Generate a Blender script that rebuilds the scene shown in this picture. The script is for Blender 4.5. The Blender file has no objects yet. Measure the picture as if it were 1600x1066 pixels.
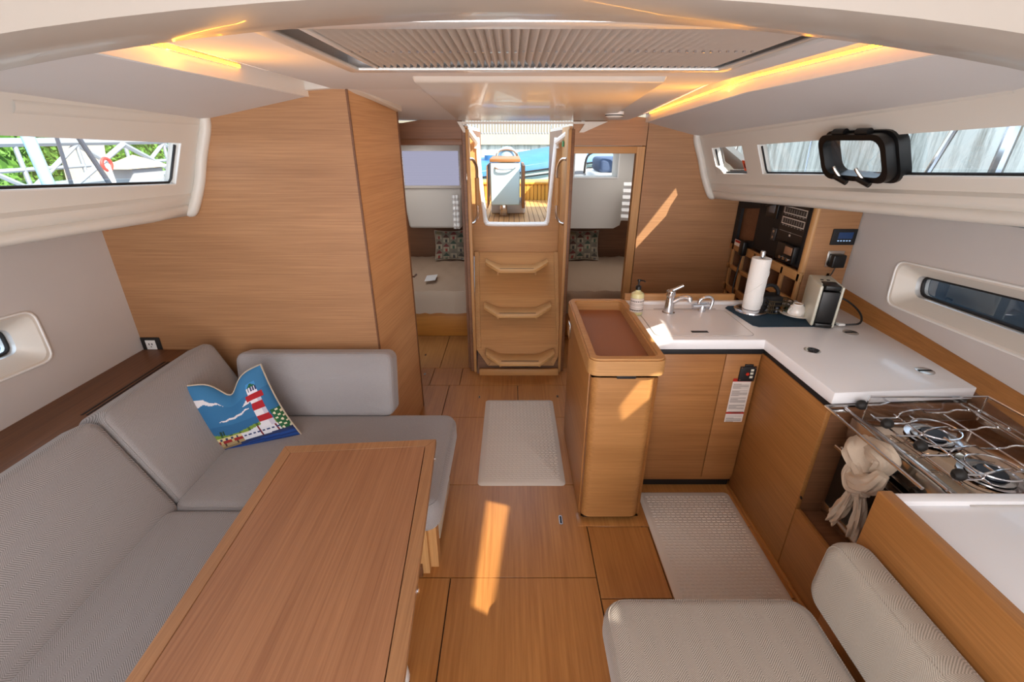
import bpy, bmesh, math, random
from mathutils import Vector as V, Matrix
from mathutils.geometry import delaunay_2d_cdt
random.seed(3)
S = bpy.context.scene
C = S.collection
# ---------------------------------------------------------------- camera
H = 1.8; FP = 715.0; TH = math.radians(23.84); SN = math.sin(TH); CS = math.cos(TH)
cam = bpy.data.objects.new('camera', bpy.data.cameras.new('camera')); C.objects.link(cam)
cam.location = (0, 0, H); cam.rotation_euler = (math.radians(90) - TH, 0, 0)
cam.data.sensor_width = 36; cam.data.lens = FP / 1600 * 36
cam.data.clip_start = .02; cam.data.clip_end = 300
S.camera = cam
# ---------------------------------------------------------------- light
S.view_settings.view_transform = 'Standard'; S.view_settings.look = 'None'
S.view_settings.gamma = 1; S.view_settings.use_curve_mapping = False
S.view_settings.exposure = 0.32
w = bpy.data.worlds.new('world'); S.world = w; w.use_nodes = True
bgn = w.node_tree.nodes['Background']
bgn.inputs[0].default_value = (.62, .80, 1.0, 1); bgn.inputs[1].default_value = 2.3
SUN = V((-.88, .75, -1.0)).normalized()
sd = bpy.data.lights.new('sun', 'SUN'); sd.energy = 10.5; sd.angle = math.radians(.4); sd.color = (1, .93, .80)
so = bpy.data.objects.new('sun', sd); C.objects.link(so); so.rotation_euler = SUN.to_track_quat('-Z', 'Y').to_euler()
def area(name, loc, aim, sx, sy, e, col=(1, 1, 1)):
    d = bpy.data.lights.new(name, 'AREA'); d.shape = 'RECTANGLE'; d.size = sx; d.size_y = sy; d.energy = e; d.color = col
    o = bpy.data.objects.new(name, d); C.objects.link(o); o.location = loc
    o.rotation_euler = (V(aim) - V(loc)).to_track_quat('-Z', 'Y').to_euler(); return o
area('forward_fill_down', (0, -.75, 1.93), (0, .4, 0), 1.3, .8, 21, (.98, .98, 1))  # fill lamp added behind the camera, no hatch opening above it
area('forward_fill_wide', (0, -2.1, 1.1), (0, 2, 1.3), 3.0, 1.2, 48, (.98, .98, 1))  # wide fill lamp added behind the camera to light the saloon frontally
area('forward_fill_up', (0, -1.9, .35), (0, 2.4, 2.2), 2.8, .5, 54, (.98, .98, 1))  # upward fill lamp added behind the camera to brighten the ceiling
area('port_cabin_fill', (-1.15, 4.6, 1.7), (-.9, 4.7, .4), .6, .6, 3.4, (1, .95, .92))  # fill lamp added under the port cabin ceiling, aimed at the bed
area('starboard_cabin_fill', (1.2, 4.6, 1.7), (1.0, 4.7, .4), .6, .6, 3.4, (1, .95, .92))  # same added fill lamp for the starboard cabin
# ---------------------------------------------------------------- helpers
def ray(px, py):
    u = (px - 800) / FP; v = (py - 533) / FP
    return V((u, CS - v * SN, -(SN + v * CS)))
O = V((0, 0, H))
def PZ(px, py, z): r = ray(px, py); return O + r * ((z - H) / r.z)
def PY(px, py, y): r = ray(px, py); return O + r * (y / r.y)
def PX(px, py, x): r = ray(px, py); return O + r * (x / r.x)
def lin(h):
    c = [int(h[i:i + 2], 16) / 255 for i in (0, 2, 4)]
    return tuple([(x / 12.92 if x <= .04045 else ((x + .055) / 1.055) ** 2.4) for x in c] + [1])
def nm(name):
    m = bpy.data.materials.new(name); m.use_nodes = True
    return m, m.node_tree.nodes, m.node_tree.links, m.node_tree.nodes['Principled BSDF']
def mat(name, h, rough=.5, metal=0, var=.0, bump=0, bscale=200, coat=0, spec=.5):
    m, N, L, b = nm(name)
    b.inputs['Base Color'].default_value = lin(h); b.inputs['Roughness'].default_value = rough
    b.inputs['Metallic'].default_value = metal; b.inputs['Coat Weight'].default_value = coat
    b.inputs['Specular IOR Level'].default_value = spec
    tc = N.new('ShaderNodeTexCoord')
    if var:
        n = N.new('ShaderNodeTexNoise'); n.inputs['Scale'].default_value = 6; n.inputs['Detail'].default_value = 5
        L.new(tc.outputs['Object'], n.inputs['Vector'])
        mx = N.new('ShaderNodeMix'); mx.data_type = 'RGBA'
        c = lin(h); mx.inputs[6].default_value = tuple([x * (1 - var) for x in c[:3]] + [1]); mx.inputs[7].default_value = tuple([min(1, x * (1 + var)) for x in c[:3]] + [1])
        L.new(n.outputs[0], mx.inputs[0]); L.new(mx.outputs[2], b.inputs['Base Color'])
    if bump:
        n = N.new('ShaderNodeTexNoise'); n.inputs['Scale'].default_value = bscale; n.inputs['Detail'].default_value = 2
        L.new(tc.outputs['Object'], n.inputs['Vector'])
        bp = N.new('ShaderNodeBump'); bp.inputs['Strength'].default_value = bump; bp.inputs['Distance'].default_value = .002
        L.new(n.outputs[0], bp.inputs['Height']); L.new(bp.outputs[0], b.inputs['Normal'])
    return m
def wood(name, h1, h2, ax='x', rough=.5, fine=85, coat=.04):
    m, N, L, b = nm(name)
    tc = N.new('ShaderNodeTexCoord'); mp = N.new('ShaderNodeMapping')
    sc = [1.6 if a in ax else fine for a in 'xyz']
    mp.inputs['Scale'].default_value = sc; L.new(tc.outputs['Object'], mp.inputs['Vector'])
    n = N.new('ShaderNodeTexNoise'); n.inputs['Scale'].default_value = 1.6; n.inputs['Detail'].default_value = 7; n.inputs['Roughness'].default_value = .62
    L.new(mp.outputs[0], n.inputs['Vector'])
    mp2 = N.new('ShaderNodeMapping'); sc = [.5 if a in ax else 7.0 for a in 'xyz']
    mp2.inputs['Scale'].default_value = sc; L.new(tc.outputs['Object'], mp2.inputs['Vector'])
    n2 = N.new('ShaderNodeTexNoise'); n2.inputs['Scale'].default_value = 1.5; n2.inputs['Detail'].default_value = 4; L.new(mp2.outputs[0], n2.inputs['Vector'])
    ad = N.new('ShaderNodeMath'); ad.operation = 'MULTIPLY_ADD'; ad.inputs[1].default_value = .62; L.new(n.outputs[0], ad.inputs[0])
    ml = N.new('ShaderNodeMath'); ml.operation = 'MULTIPLY'; ml.inputs[1].default_value = .38; L.new(n2.outputs[0], ml.inputs[0]); L.new(ml.outputs[0], ad.inputs[2])
    r = N.new('ShaderNodeValToRGB'); r.color_ramp.elements[0].position = .33; r.color_ramp.elements[0].color = lin(h2)
    r.color_ramp.elements[1].position = .66; r.color_ramp.elements[1].color = lin(h1)
    L.new(ad.outputs[0], r.inputs[0]); L.new(r.outputs[0], b.inputs['Base Color'])
    b.inputs['Roughness'].default_value = rough; b.inputs['Coat Weight'].default_value = coat; b.inputs['Coat Roughness'].default_value = .25
    bp = N.new('ShaderNodeBump'); bp.inputs['Strength'].default_value = .12; bp.inputs['Distance'].default_value = .001
    L.new(n.outputs[0], bp.inputs['Height']); L.new(bp.outputs[0], b.inputs['Normal'])
    return m
def fabric(name, h1, h2, across, along, stripe=.03, pitch=.0052, slope=1.0):
    """herringbone: columns `stripe` wide counted along axis `across`, threads slanting along axis `along`"""
    m, N, L, b = nm(name)
    tc = N.new('ShaderNodeTexCoord'); sp = N.new('ShaderNodeSeparateXYZ'); L.new(tc.outputs['Object'], sp.inputs[0])
    def M(op, a, c=None, c2=None):
        k = N.new('ShaderNodeMath'); k.operation = op
        for i, q in enumerate((a, c, c2)):
            if q is None: continue
            if isinstance(q, (int, float)): k.inputs[i].default_value = q
            else: L.new(q, k.inputs[i])
        return k.outputs[0]
    a = M('PINGPONG', sp.outputs['XYZ'.index(across)], stripe)
    third = [k for k in 'XYZ' if k not in (across, along)][0]
    s = M('MULTIPLY_ADD', a, slope, sp.outputs['XYZ'.index(along)])
    s = M('MULTIPLY_ADD', sp.outputs['XYZ'.index(third)], .9, s)
    s = M('SINE', M('MULTIPLY', s, 2 * math.pi / pitch))
    nz = N.new('ShaderNodeTexNoise'); nz.inputs['Scale'].default_value = 500; nz.inputs['Detail'].default_value = 1; L.new(tc.outputs['Object'], nz.inputs['Vector'])
    s = M('MULTIPLY_ADD', s, .38, .5); s = M('ADD', s, M('MULTIPLY_ADD', nz.outputs[0], .6, -.3))
    mx = N.new('ShaderNodeMix'); mx.data_type = 'RGBA'; mx.inputs[6].default_value = lin(h2); mx.inputs[7].default_value = lin(h1)
    L.new(s, mx.inputs[0]); L.new(mx.outputs[2], b.inputs['Base Color'])
    b.inputs['Roughness'].default_value = .92; b.inputs['Sheen Weight'].default_value = .25; b.inputs['Specular IOR Level'].default_value = .2
    bp = N.new('ShaderNodeBump'); bp.inputs['Strength'].default_value = .35; bp.inputs['Distance'].default_value = .0008
    L.new(s, bp.inputs['Height']); L.new(bp.outputs[0], b.inputs['Normal'])
    return m
def emis(name, h, st):
    m, N, L, b = nm(name); b.inputs['Base Color'].default_value = (0, 0, 0, 1)
    b.inputs['Emission Color'].default_value = lin(h); b.inputs['Emission Strength'].default_value = st; return m
def glass(name, h='FFFFFF', alpha=.12):
    m, N, L, b = nm(name)
    t = N.new('ShaderNodeBsdfTransparent'); t.inputs[0].default_value = lin(h)
    g = N.new('ShaderNodeBsdfGlossy'); g.inputs['Roughness'].default_value = .02
    f = N.new('ShaderNodeFresnel'); f.inputs[0].default_value = 1.45
    k = N.new('ShaderNodeMath'); k.operation = 'MULTIPLY_ADD'; k.inputs[1].default_value = .22; k.inputs[2].default_value = 0; L.new(f.outputs[0], k.inputs[0])
    x = N.new('ShaderNodeMixShader'); L.new(k.outputs[0], x.inputs[0]); L.new(t.outputs[0], x.inputs[1]); L.new(g.outputs[0], x.inputs[2])
    L.new(x.outputs[0], N['Material Output'].inputs[0]); return m
def printed(name, rough=.6):
    m, N, L, b = nm(name); a = N.new('ShaderNodeAttribute'); a.attribute_name = 'print'
    L.new(a.outputs['Color'], b.inputs['Base Color']); b.inputs['Roughness'].default_value = rough; return m

def newbm(): return bmesh.new()
def add(bm, vs, fs):
    vv = [bm.verts.new(v) for v in vs]; out = []
    for f in fs:
        try: out.append(bm.faces.new([vv[i] for i in f]))
        except ValueError: pass
    return vv, out
def box(bm, x0, x1, y0, y1, z0, z1, M=None):
    vs = [V((x, y, z)) for z in (z0, z1) for y in (y0, y1) for x in (x0, x1)]
    if M: vs = [M @ v for v in vs]
    return add(bm, vs, [(0, 2, 3, 1), (4, 5, 7, 6), (0, 1, 5, 4), (2, 6, 7, 3), (0, 4, 6, 2), (1, 3, 7, 5)])
def bev(bm, r, seg=2):
    bmesh.ops.recalc_face_normals(bm, faces=bm.faces)
    es = [e for e in bm.edges if e.is_manifold and e.calc_face_angle(0) > .5]
    bmesh.ops.bevel(bm, geom=es, offset=r, segments=seg, profile=.5, affect='EDGES', clamp_overlap=True)
    return bm
def rbox(x0, x1, y0, y1, z0, z1, r=.004, seg=2, M=None):
    bm = newbm(); box(bm, x0, x1, y0, y1, z0, z1, M); return bev(bm, r, seg)
def prism(bm, pts, off):
    pts = [V(p) for p in pts]; off = V(off); n = len(pts)
    return add(bm, pts + [p + off for p in pts], [tuple(range(n))[::-1], tuple(range(n, 2 * n))] + [(i, (i + 1) % n, n + (i + 1) % n, n + i) for i in range(n)])
def fprism(bm, outer, inner, off):
    o = [V(p) for p in outer]; q = [V(p) for p in inner]; off = V(off); n = len(o)
    fs = []
    for i in range(n):
        j = (i + 1) % n
        fs += [(i, n + i, n + j, j), (2 * n + i, 2 * n + j, 3 * n + j, 3 * n + i), (i, j, 2 * n + j, 2 * n + i), (n + i, 3 * n + i, 3 * n + j, n + j)]
    return add(bm, o + q + [p + off for p in o] + [p + off for p in q], fs)
def tube(bm, pts, r, seg=10, caps=True, closed=False, flat=1.0):
    pts = [V(p) for p in pts]; n = len(pts); rings = []; up = None
    for i, p in enumerate(pts):
        if closed: t = pts[(i + 1) % n] - pts[i - 1]
        else: t = pts[min(i + 1, n - 1)] - pts[max(i - 1, 0)]
        t.normalize()
        if up is None: up = t.orthogonal().normalized()
        up = (up - t * up.dot(t)); up = up.normalized() if up.length > 1e-6 else t.orthogonal().normalized()
        b = t.cross(up); rr = r[i] if isinstance(r, (list, tuple)) else r
        rings.append([bm.verts.new(p + (up * math.cos(a) + b * math.sin(a) * flat) * rr) for a in [2 * math.pi * k / seg for k in range(seg)]])
    for i in range(n if closed else n - 1):
        A = rings[i]; B = rings[(i + 1) % n]
        for k in range(seg): bm.faces.new((A[k], A[(k + 1) % seg], B[(k + 1) % seg], B[k]))
    if caps and not closed: bm.faces.new(rings[0][::-1]); bm.faces.new(rings[-1])
    return bm
def smooth(pts, n=5, closed=False):
    pts = [V(p) for p in pts]; out = []; L = len(pts)
    for i in range(L if closed else L - 1):
        if closed: a, b, c, d = pts[i - 1], pts[i], pts[(i + 1) % L], pts[(i + 2) % L]
        else: a, b, c, d = pts[max(i - 1, 0)], pts[i], pts[i + 1], pts[min(i + 2, L - 1)]
        for k in range(n):
            t = k / n; out.append(.5 * ((2 * b) + (c - a) * t + (2 * a - 5 * b + 4 * c - d) * t * t + (-a + 3 * b - 3 * c + d) * t ** 3))
    if not closed: out.append(pts[-1])
    return out
def lathe(bm, prof, loc, seg=24, M=None):
    loc = V(loc); rings = []
    for r, z in prof:
        if r < 1e-5: rings.append([bm.verts.new((0, 0, z))])
        else: rings.append([bm.verts.new((r * math.cos(2 * math.pi * k / seg), r * math.sin(2 * math.pi * k / seg), z)) for k in range(seg)])
    for A, B in zip(rings, rings[1:]):
        for k in range(seg):
            k2 = (k + 1) % seg
            if len(A) == 1 and len(B) == 1: continue
            if len(A) == 1: bm.faces.new((A[0], B[k2], B[k]))
            elif len(B) == 1: bm.faces.new((A[k], A[k2], B[0]))
            else: bm.faces.new((A[k], A[k2], B[k2], B[k]))
    for R in rings:
        for v in R: v.co = (M @ v.co if M else v.co) + loc
    return bm
def rrect(w, h, r, n=5):
    out = []
    for cx, cy, a0 in ((w / 2 - r, h / 2 - r, 0), (-w / 2 + r, h / 2 - r, 90), (-w / 2 + r, -h / 2 + r, 180), (w / 2 - r, -h / 2 + r, 270)):
        for k in range(n): a = math.radians(a0 + 90 * k / (n - 1)); out.append((cx + r * math.cos(a), cy + r * math.sin(a)))
    return out
def wpos(o): 
    p = V((0, 0, 0))
    while o is not None: p = p + o.location; o = o.parent
    return p
def obj(name, bm, m, parent=None, sm=True, label=None, kind=None):
    bmesh.ops.recalc_face_normals(bm, faces=bm.faces)
    me = bpy.data.meshes.new(name)
    if parent is not None:
        q = wpos(parent)
        for v in bm.verts: v.co -= q
    bm.to_mesh(me); bm.free()
    if sm:
        me.polygons.foreach_set('use_smooth', [True] * len(me.polygons))
        try: me.set_sharp_from_angle(angle=math.radians(38))
        except Exception: pass
    for k in (m if isinstance(m, (list, tuple)) else [m]): me.materials.append(k)
    o = bpy.data.objects.new(name, me); C.objects.link(o); o.parent = parent
    if label: o['label'] = label
    if kind: o['kind'] = kind
    return o
def tag(o, label, cat, group=None, kind=None):
    o['label'] = label; o['category'] = cat
    if group: o['group'] = group
    if kind: o['kind'] = kind
    return o
def thing(name, label, cat, loc, group=None, kind=None):
    o = bpy.data.objects.new(name, None); C.objects.link(o); o.location = loc; o.empty_display_size = .05
    return tag(o, label, cat, group, kind)
def one(name, bm, m, label, cat, group=None, loc=None, sm=True, kind=None):
    """a thing that is one mesh; its origin goes to its lowest centre"""
    vs = [v.co for v in bm.verts]
    q = V(loc) if loc else V((sum(v.x for v in vs) / len(vs), sum(v.y for v in vs) / len(vs), min(v.z for v in vs)))
    for v in bm.verts: v.co -= q
    o = obj(name, bm, m, sm=sm); o.location = q; return tag(o, label, cat, group, kind)
def struct(name, bm, m, parent=None, sm=False):
    o = obj(name, bm, m, parent, sm)
    if parent is None: o['kind'] = 'structure'
    return o
def paint(bm, fn):
    """per-face print colours; fn(face centre uv index) -> hex"""
    pass
def holed(bm, outer, hole, f, off):
    vc_ = [V(p) for p in outer] + [V(p) for p in hole]; n0 = len(outer); n1 = len(hole)
    ec_ = [(i, (i + 1) % n0) for i in range(n0)] + [(n0 + i, n0 + (i + 1) % n1) for i in range(n1)]
    rv, re_, rf, *_ = delaunay_2d_cdt(vc_, ec_, [list(range(n0))], 1, 1e-6)
    A = [bm.verts.new(f(*v)) for v in rv]; B = [bm.verts.new(f(*v) + V(off)) for v in rv]
    for g in rf:
        c = [sum(rv[i][k] for i in g) / len(g) for k in (0, 1)]
        if inside(c, hole) or not inside(c, outer): continue
        bm.faces.new([A[i] for i in g]); bm.faces.new([B[i] for i in g][::-1])
    idx = lambda p: min(range(len(rv)), key=lambda i: (rv[i][0] - p[0]) ** 2 + (rv[i][1] - p[1]) ** 2)
    for L_ in (outer, hole):
        k = [idx(p) for p in L_]
        for i in range(len(k)):
            a, b = k[i], k[(i + 1) % len(k)]
            try: bm.faces.new((A[a], A[b], B[b], B[a]))
            except ValueError: pass
def inside(pt, pl):
    x, y = pt; c = False
    for i in range(len(pl)):
        x1_, y1_ = pl[i]; x2_, y2_ = pl[i - 1]
        if (y1_ > y) != (y2_ > y) and x < (x2_ - x1_) * (y - y1_) / (y2_ - y1_) + x1_: c = not c
    return c
def sheet(name, fn3, nu, nv, col, m, parent, label=None):
    """a printed sheet: fn3(u,v)->point, col(u,v)->hex, u,v in 0..1"""
    me = bpy.data.meshes.new(name); q = wpos(parent)
    vs = [tuple(V(fn3(i / nu, j / nv)) - q) for j in range(nv + 1) for i in range(nu + 1)]
    fs = [(j * (nu + 1) + i, j * (nu + 1) + i + 1, (j + 1) * (nu + 1) + i + 1, (j + 1) * (nu + 1) + i) for j in range(nv) for i in range(nu)]
    me.from_pydata(vs, [], fs)
    at = me.color_attributes.new('print', 'FLOAT_COLOR', 'CORNER'); cache = {}; buf = []
    for j in range(nv):
        for i in range(nu):
            h = col((i + .5) / nu, (j + .5) / nv)
            if h not in cache: cache[h] = lin(h)
            buf += list(cache[h]) * 4
    at.data.foreach_set('color', buf)
    me.polygons.foreach_set('use_smooth', [True] * len(me.polygons))
    me.materials.append(m); o = bpy.data.objects.new(name, me); C.objects.link(o); o.parent = parent
    if label: o['label'] = label
    return o
def text(body, size, M, m, parent, name='lettering', depth=.0004):
    cu = bpy.data.curves.new(name, 'FONT'); cu.body = body; cu.size = size; cu.align_x = 'CENTER'; cu.align_y = 'CENTER'; cu.extrude = depth; cu.resolution_u = 2
    t = bpy.data.objects.new(name, cu); C.objects.link(t); bpy.context.view_layer.update()
    me = bpy.data.meshes.new_from_object(t); bpy.data.objects.remove(t)
    me.transform(Matrix.Translation(-wpos(parent)) @ M); me.materials.append(m)
    o = bpy.data.objects.new(name, me); C.objects.link(o); o.parent = parent; return o
def basis(o, ux, uy):
    ux = V(ux).normalized(); uy = V(uy).normalized(); uz = ux.cross(uy).normalized()
    return Matrix.Translation(V(o)) @ Matrix((ux, uy, uz)).transposed().to_4x4()
def RX(a): return Matrix.Rotation(math.radians(a), 4, 'X')
def RY(a): return Matrix.Rotation(math.radians(a), 4, 'Y')
def RZ(a): return Matrix.Rotation(math.radians(a), 4, 'Z')
T = lambda *p: Matrix.Translation(V(p))
# ---------------------------------------------------------------- materials
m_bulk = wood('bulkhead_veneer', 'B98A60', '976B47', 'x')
m_bulky = wood('return_veneer', 'D8AC7C', 'BB8C62', 'xy')  # veneer brightened to put side light on the return panel into its colour
m_floor = wood('floor_board_wood', 'BC8246', '98602E', 'y', fine=45, rough=.38, coat=.08)
m_table = wood('table_veneer', 'AC7A55', '88593B', 'y', fine=120)
m_tedge = wood('table_edge_wood', 'AF8057', '8F6340', 'y', fine=120)
m_isl = wood('galley_veneer', 'B5804A', '946434', 'x')
m_isly = wood('galley_side_veneer', 'B27A42', '91602F', 'y')
m_islz = wood('galley_door_veneer', 'B17A46', '8E5C31', 'x')
m_trimx = wood('oak_trim', 'C9985F', 'AD7C4A', 'x')
m_trimz = wood('oak_post', 'CFA068', 'AD7D4C', 'z')
m_trimy = wood('oak_trim_long', 'CFA068', 'AD7D4C', 'y')
m_dark = wood('dark_veneer', '8A5F40', '6B452B', 'x')  # darker veneer for jambs, inner panels and cabin walls
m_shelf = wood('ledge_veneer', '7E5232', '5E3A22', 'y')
m_teak = wood('cockpit_teak', 'D19A55', 'AB753C', 'y')
m_leather = mat('tan_tray_liner', '96603F', .55, bump=.2, bscale=600)
m_white = mat('white_gelcoat', 'DDD6CC', .42, bump=.05, bscale=900, var=.02)
m_liner = mat('headliner', 'DAD7D6', .65, bump=.12, bscale=700, var=.02)
m_gloss = mat('glossy_gelcoat', 'D6CFC6', .33, coat=.15)
m_band = mat('coachroof_moulding', 'DBD7CF', .4, bump=.05, bscale=900)
m_hull = mat('hull_lining', 'D0CCCA', .8, bump=.25, bscale=500, var=.03)
m_top = mat('white_worktop', 'F0EFF1', .28, coat=.2)
m_black = mat('black_plastic', '0E0E0F', .35)
m_blackm = mat('black_matt', '17171A', .6)
m_rubber = mat('dark_seal', '1B1816', .6)
m_chrome = mat('chrome', 'D8D8DC', .12, 1)
m_steel = mat('stainless_steel', 'C9C3BC', .2, 1)
m_alu = mat('aluminium_frame', 'D9D6D2', .3, .3)
m_mat = mat('woven_mat', 'D0C6BB', .85)
m_paper = mat('paper_towel', 'F1EFEC', .95, bump=.6, bscale=160)
m_ceram = mat('white_ceramic', 'F2EEE9', .12, coat=.5)
m_navy = mat('navy_mat', '18364A', .8, bump=.3, bscale=500)
m_cream = mat('cream_plastic', 'D9D8C8', .3, coat=.2)
m_towel = mat('beige_towel', 'CDBCA8', .97, bump=.8, bscale=350)
m_sheetm = mat('bed_sheet', 'B79E86', .9, bump=.3, bscale=90)
m_pleat = mat('pleated_cloth', 'C9BEB4', .85)
m_glass = glass('window_glass')
m_soap = mat('cream_soap', 'D8D09A', .3)
m_f_seat = fabric('seat_tweed', 'B4AFAE', '6C6868', 'X', 'Y', stripe=.034, pitch=.0065)
m_f_back = fabric('backrest_tweed', 'B6B1B0', '6E6A69', 'Z', 'Y', stripe=.034, pitch=.0065)
m_f_end = fabric('end_bolster_tweed', 'B9B5B6', '7A7677', 'X', 'Z', stripe=.02, pitch=.006)
m_f_r = fabric('right_seat_tweed', 'C3B7AA', '6D645C', 'X', 'Y', stripe=.034, pitch=.0066)
m_f_rb = fabric('right_back_tweed', 'BDB2A3', '81786D', 'Y', 'Z', stripe=.038, pitch=.007)
m_pipe = mat('cream_piping', 'B9AB98', .9)
m_print = printed('printed_cotton', .85)
m_printp = printed('printed_plastic', .4)
m_printl = printed('printed_paper', .5)
m_amber = emis('amber_led', 'FF9A1E', 14)
m_water = mat('harbour_water', '27485A', .08, bump=.6, bscale=3)
m_conc = mat('quay_concrete', 'C9C3B4', .9, var=.25, bump=.5, bscale=8)
m_blue = mat('blue_boat_cover', '3B6F9C', .5, var=.15)
m_wht = mat('white_paint', 'F2F2F0', .35)
m_wout = mat('outdoor_white', '9C9EA1', .6)  # white toned down so outdoor parts do not overexpose
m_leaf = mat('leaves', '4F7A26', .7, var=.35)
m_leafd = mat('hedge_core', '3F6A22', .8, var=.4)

# ================================================================ STRUCTURE
WZ = .35
YF = -2.2      # forward end of the saloon, behind the photographer
# floor ---------------------------------------------------------
fl = newbm(); box(fl, -2.1, 2.0, YF, 5.6, -.06, -.012)
FLOOR = struct('floor', fl, m_rubber)
def board(x0, x1, y0, y1, g=.0022, m=None):
    obj('floor_board', rbox(x0 + g, x1 - g, y0 + g, y1 - g, -.012, 0, .0012, 1), m or m_floor, FLOOR)
for b in [(-.275, .38, -.2, 1.448), (-.275, .38, -1.4, -.2), (-.62, -.275, -.2, 1.448), (-.62, -.275, -1.4, -.2), (-1.4, -.62, -1.4, 1.448),
          (-.43, .38, 1.448, 2.05), (-.62, -.43, 1.448, 2.05), (-.65, .045, 2.05, 2.74), (.045, .38, 2.05, 2.74),
          (-.50, .045, 2.74, 3.2), (.045, .45, 2.74, 3.2), (-.73, -.50, 2.74, 3.2), (-.42, .62, 3.2, 3.5), (-.66, -.42, 3.2, 3.5), (-.82, -.66, 3.2, 3.5),
          (-.62, -.35, 3.5, 4.2), (-.98, -.62, 3.5, 4.2), (.43, 1.0, 3.5, 4.2),
          (.38, .69, 1.345, 1.742), (.38, 1.25, .6, 1.345), (.69, 1.25, 1.345, 1.742), (.38, .66, 1.742, 2.12), (.66, 1.25, 1.742, 2.12), (.38, 1.25, -1.4, .6)]:
    board(*b)
for px, py, m_, z in ((876, 813, m_chrome, 0), (749, 621, m_rubber, 0), (871, 620, m_rubber, 0), (664, 585, m_rubber, 0), (665, 555, m_rubber, 0)):
    p = PZ(px, py, 0); ln = .032 if m_ is m_chrome else .017
    bm = newbm(); prism(bm, [(p.x + a, p.y + b, .0003) for a, b in rrect(.018, ln * 2, .008)], (0, 0, .003)); 
    q = obj('floor_pull', bm, m_chrome, FLOOR, label='chrome lift-up pull let into the floor boards')
    bm = newbm(); prism(bm, [(p.x + a, p.y + b, .0034) for a, b in rrect(.008, ln * 1.5, .004)], (0, 0, .0006)); obj('finger_slot', bm, m_blackm, q)
# bulkhead to port, facing the camera ---------------------------
YL = 2.28
bm = newbm(); prism(bm, [(-.726, YL, 0), (-2.06, YL, 0), (-2.06, YL, 1.50), (-1.585, YL, 1.50), (-1.40, YL, 1.90), (-.92, YL, 2.0), (-.726, YL, 2.04)], (0, .03, 0))
struct('wall_port', bm, m_bulk)
bm = newbm(); prism(bm, [(-.726, YL, 0), (-.65, 2.87, 0), (-.65, 2.87, 2.0), (-.726, YL, 2.04)], (-.03, .004, 0))
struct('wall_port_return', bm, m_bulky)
bm = newbm(); box(bm, -.731, -.722, YL - .003, YL + .006, 0, 2.0); struct('trim_1', bm, m_shelf)
bm = newbm(); prism(bm, [(-.655, 2.868, 0), (-.648, 2.90, 0), (-.648, 2.90, 1.95), (-.655, 2.868, 1.95)], (-.045, 0, 0)); struct('trim_2', bm, m_dark)
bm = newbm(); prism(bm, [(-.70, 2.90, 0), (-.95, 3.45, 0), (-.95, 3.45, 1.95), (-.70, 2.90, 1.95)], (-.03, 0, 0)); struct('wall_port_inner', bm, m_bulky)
# cap moulding over the corner
bm = newbm()
prism(bm, [(-1.0, YL - .03, 1.985), (-.74, YL - .035, 2.003), (-.69, YL, 2.003), (-.60, 2.80, 1.935), (-.64, 2.82, 1.935), (-.74, YL + .03, 2.003), (-1.0, YL + .03, 1.985)], (0, 0, .045))
bev(bm, .008, 2); struct('trim_3', bm, m_gloss, sm=True)
# aft bulkhead --------------------------------------------------
YB = 3.45
def bpan(name, pts, m=m_bulk, th=.03, parent=None):
    bm = newbm(); prism(bm, [(x, YB, z) for x, z in pts], (0, th, 0)); return struct(name, bm, m, parent)
bpan('wall_starboard_aft', [(.93, 0), (1.90, 0), (1.90, 1.45), (1.47, 1.45), (1.30, 1.83), (.935, 1.93)])
bpan('wall_over_door', [(.42, 1.757), (.928, 1.757), (.931, 1.93), (.70, 1.95), (.42, 1.95)], m_bulk)
D1 = struct('door_1', rbox(.868, .926, YB - .006, YB + .05, 0, 1.752, .003), m_trimz)
obj('door_head', rbox(.43, .868, YB - .006, YB + .05, 1.706, 1.752, .003), m_trimx, D1)
obj('door_jamb', rbox(.405, .432, YB - .01, YB + .06, 0, 1.86, .003), m_dark, D1)
obj('door_stop', rbox(.385, .407, YB - .03, YB + .03, 0, 1.86, .003), m_trimz, D1)
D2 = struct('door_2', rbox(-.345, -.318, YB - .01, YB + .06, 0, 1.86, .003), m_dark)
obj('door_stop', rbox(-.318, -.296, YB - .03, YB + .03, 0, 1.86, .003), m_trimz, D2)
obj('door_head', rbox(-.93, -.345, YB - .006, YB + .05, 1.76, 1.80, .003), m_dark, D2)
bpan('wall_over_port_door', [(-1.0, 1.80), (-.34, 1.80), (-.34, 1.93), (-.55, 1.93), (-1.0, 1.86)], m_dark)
for z in (.35, 1.55):
    obj('hinge', rbox(-.324, -.314, YB - .018, YB - .008, z - .03, z + .03, .002), m_steel, D2)
# companionway well: side walls, panel with the opening ----------
YC = 4.0
bm = newbm(); prism(bm, [(-.305, YB, .0), (-.335, YC, 0), (-.335, YC, 1.88), (-.305, YB, 1.88)], (-.02, 0, 0)); SWP = struct('wall_steps_port', bm, m_trimz)
bm = newbm(); prism(bm, [(.395, YB, .0), (.40, YC, 0), (.40, YC, 1.88), (.395, YB, 1.88)], (.02, 0, 0)); SWS = struct('wall_steps_starboard', bm, m_trimz)
hl = [PY(x, y, YC) for x, y in ((745, 215), (749, 270), (757, 340), (759, 347), (764, 351), (806, 351.5), (850, 351), (855, 347), (857, 340), (864, 270), (870, 215))]
ol = [V((-.335, YC, 1.82)), V((-.335, YC, 1.6)), V((-.335, YC, 1.2)), V((-.335, YC, 1.0)), V((-.335, YC, .86)), V((.03, YC, .86)), V((.40, YC, .86)), V((.40, YC, 1.0)), V((.40, YC, 1.2)), V((.40, YC, 1.6)), V((.40, YC, 1.82))]
bm = newbm(); n = len(hl)
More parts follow.
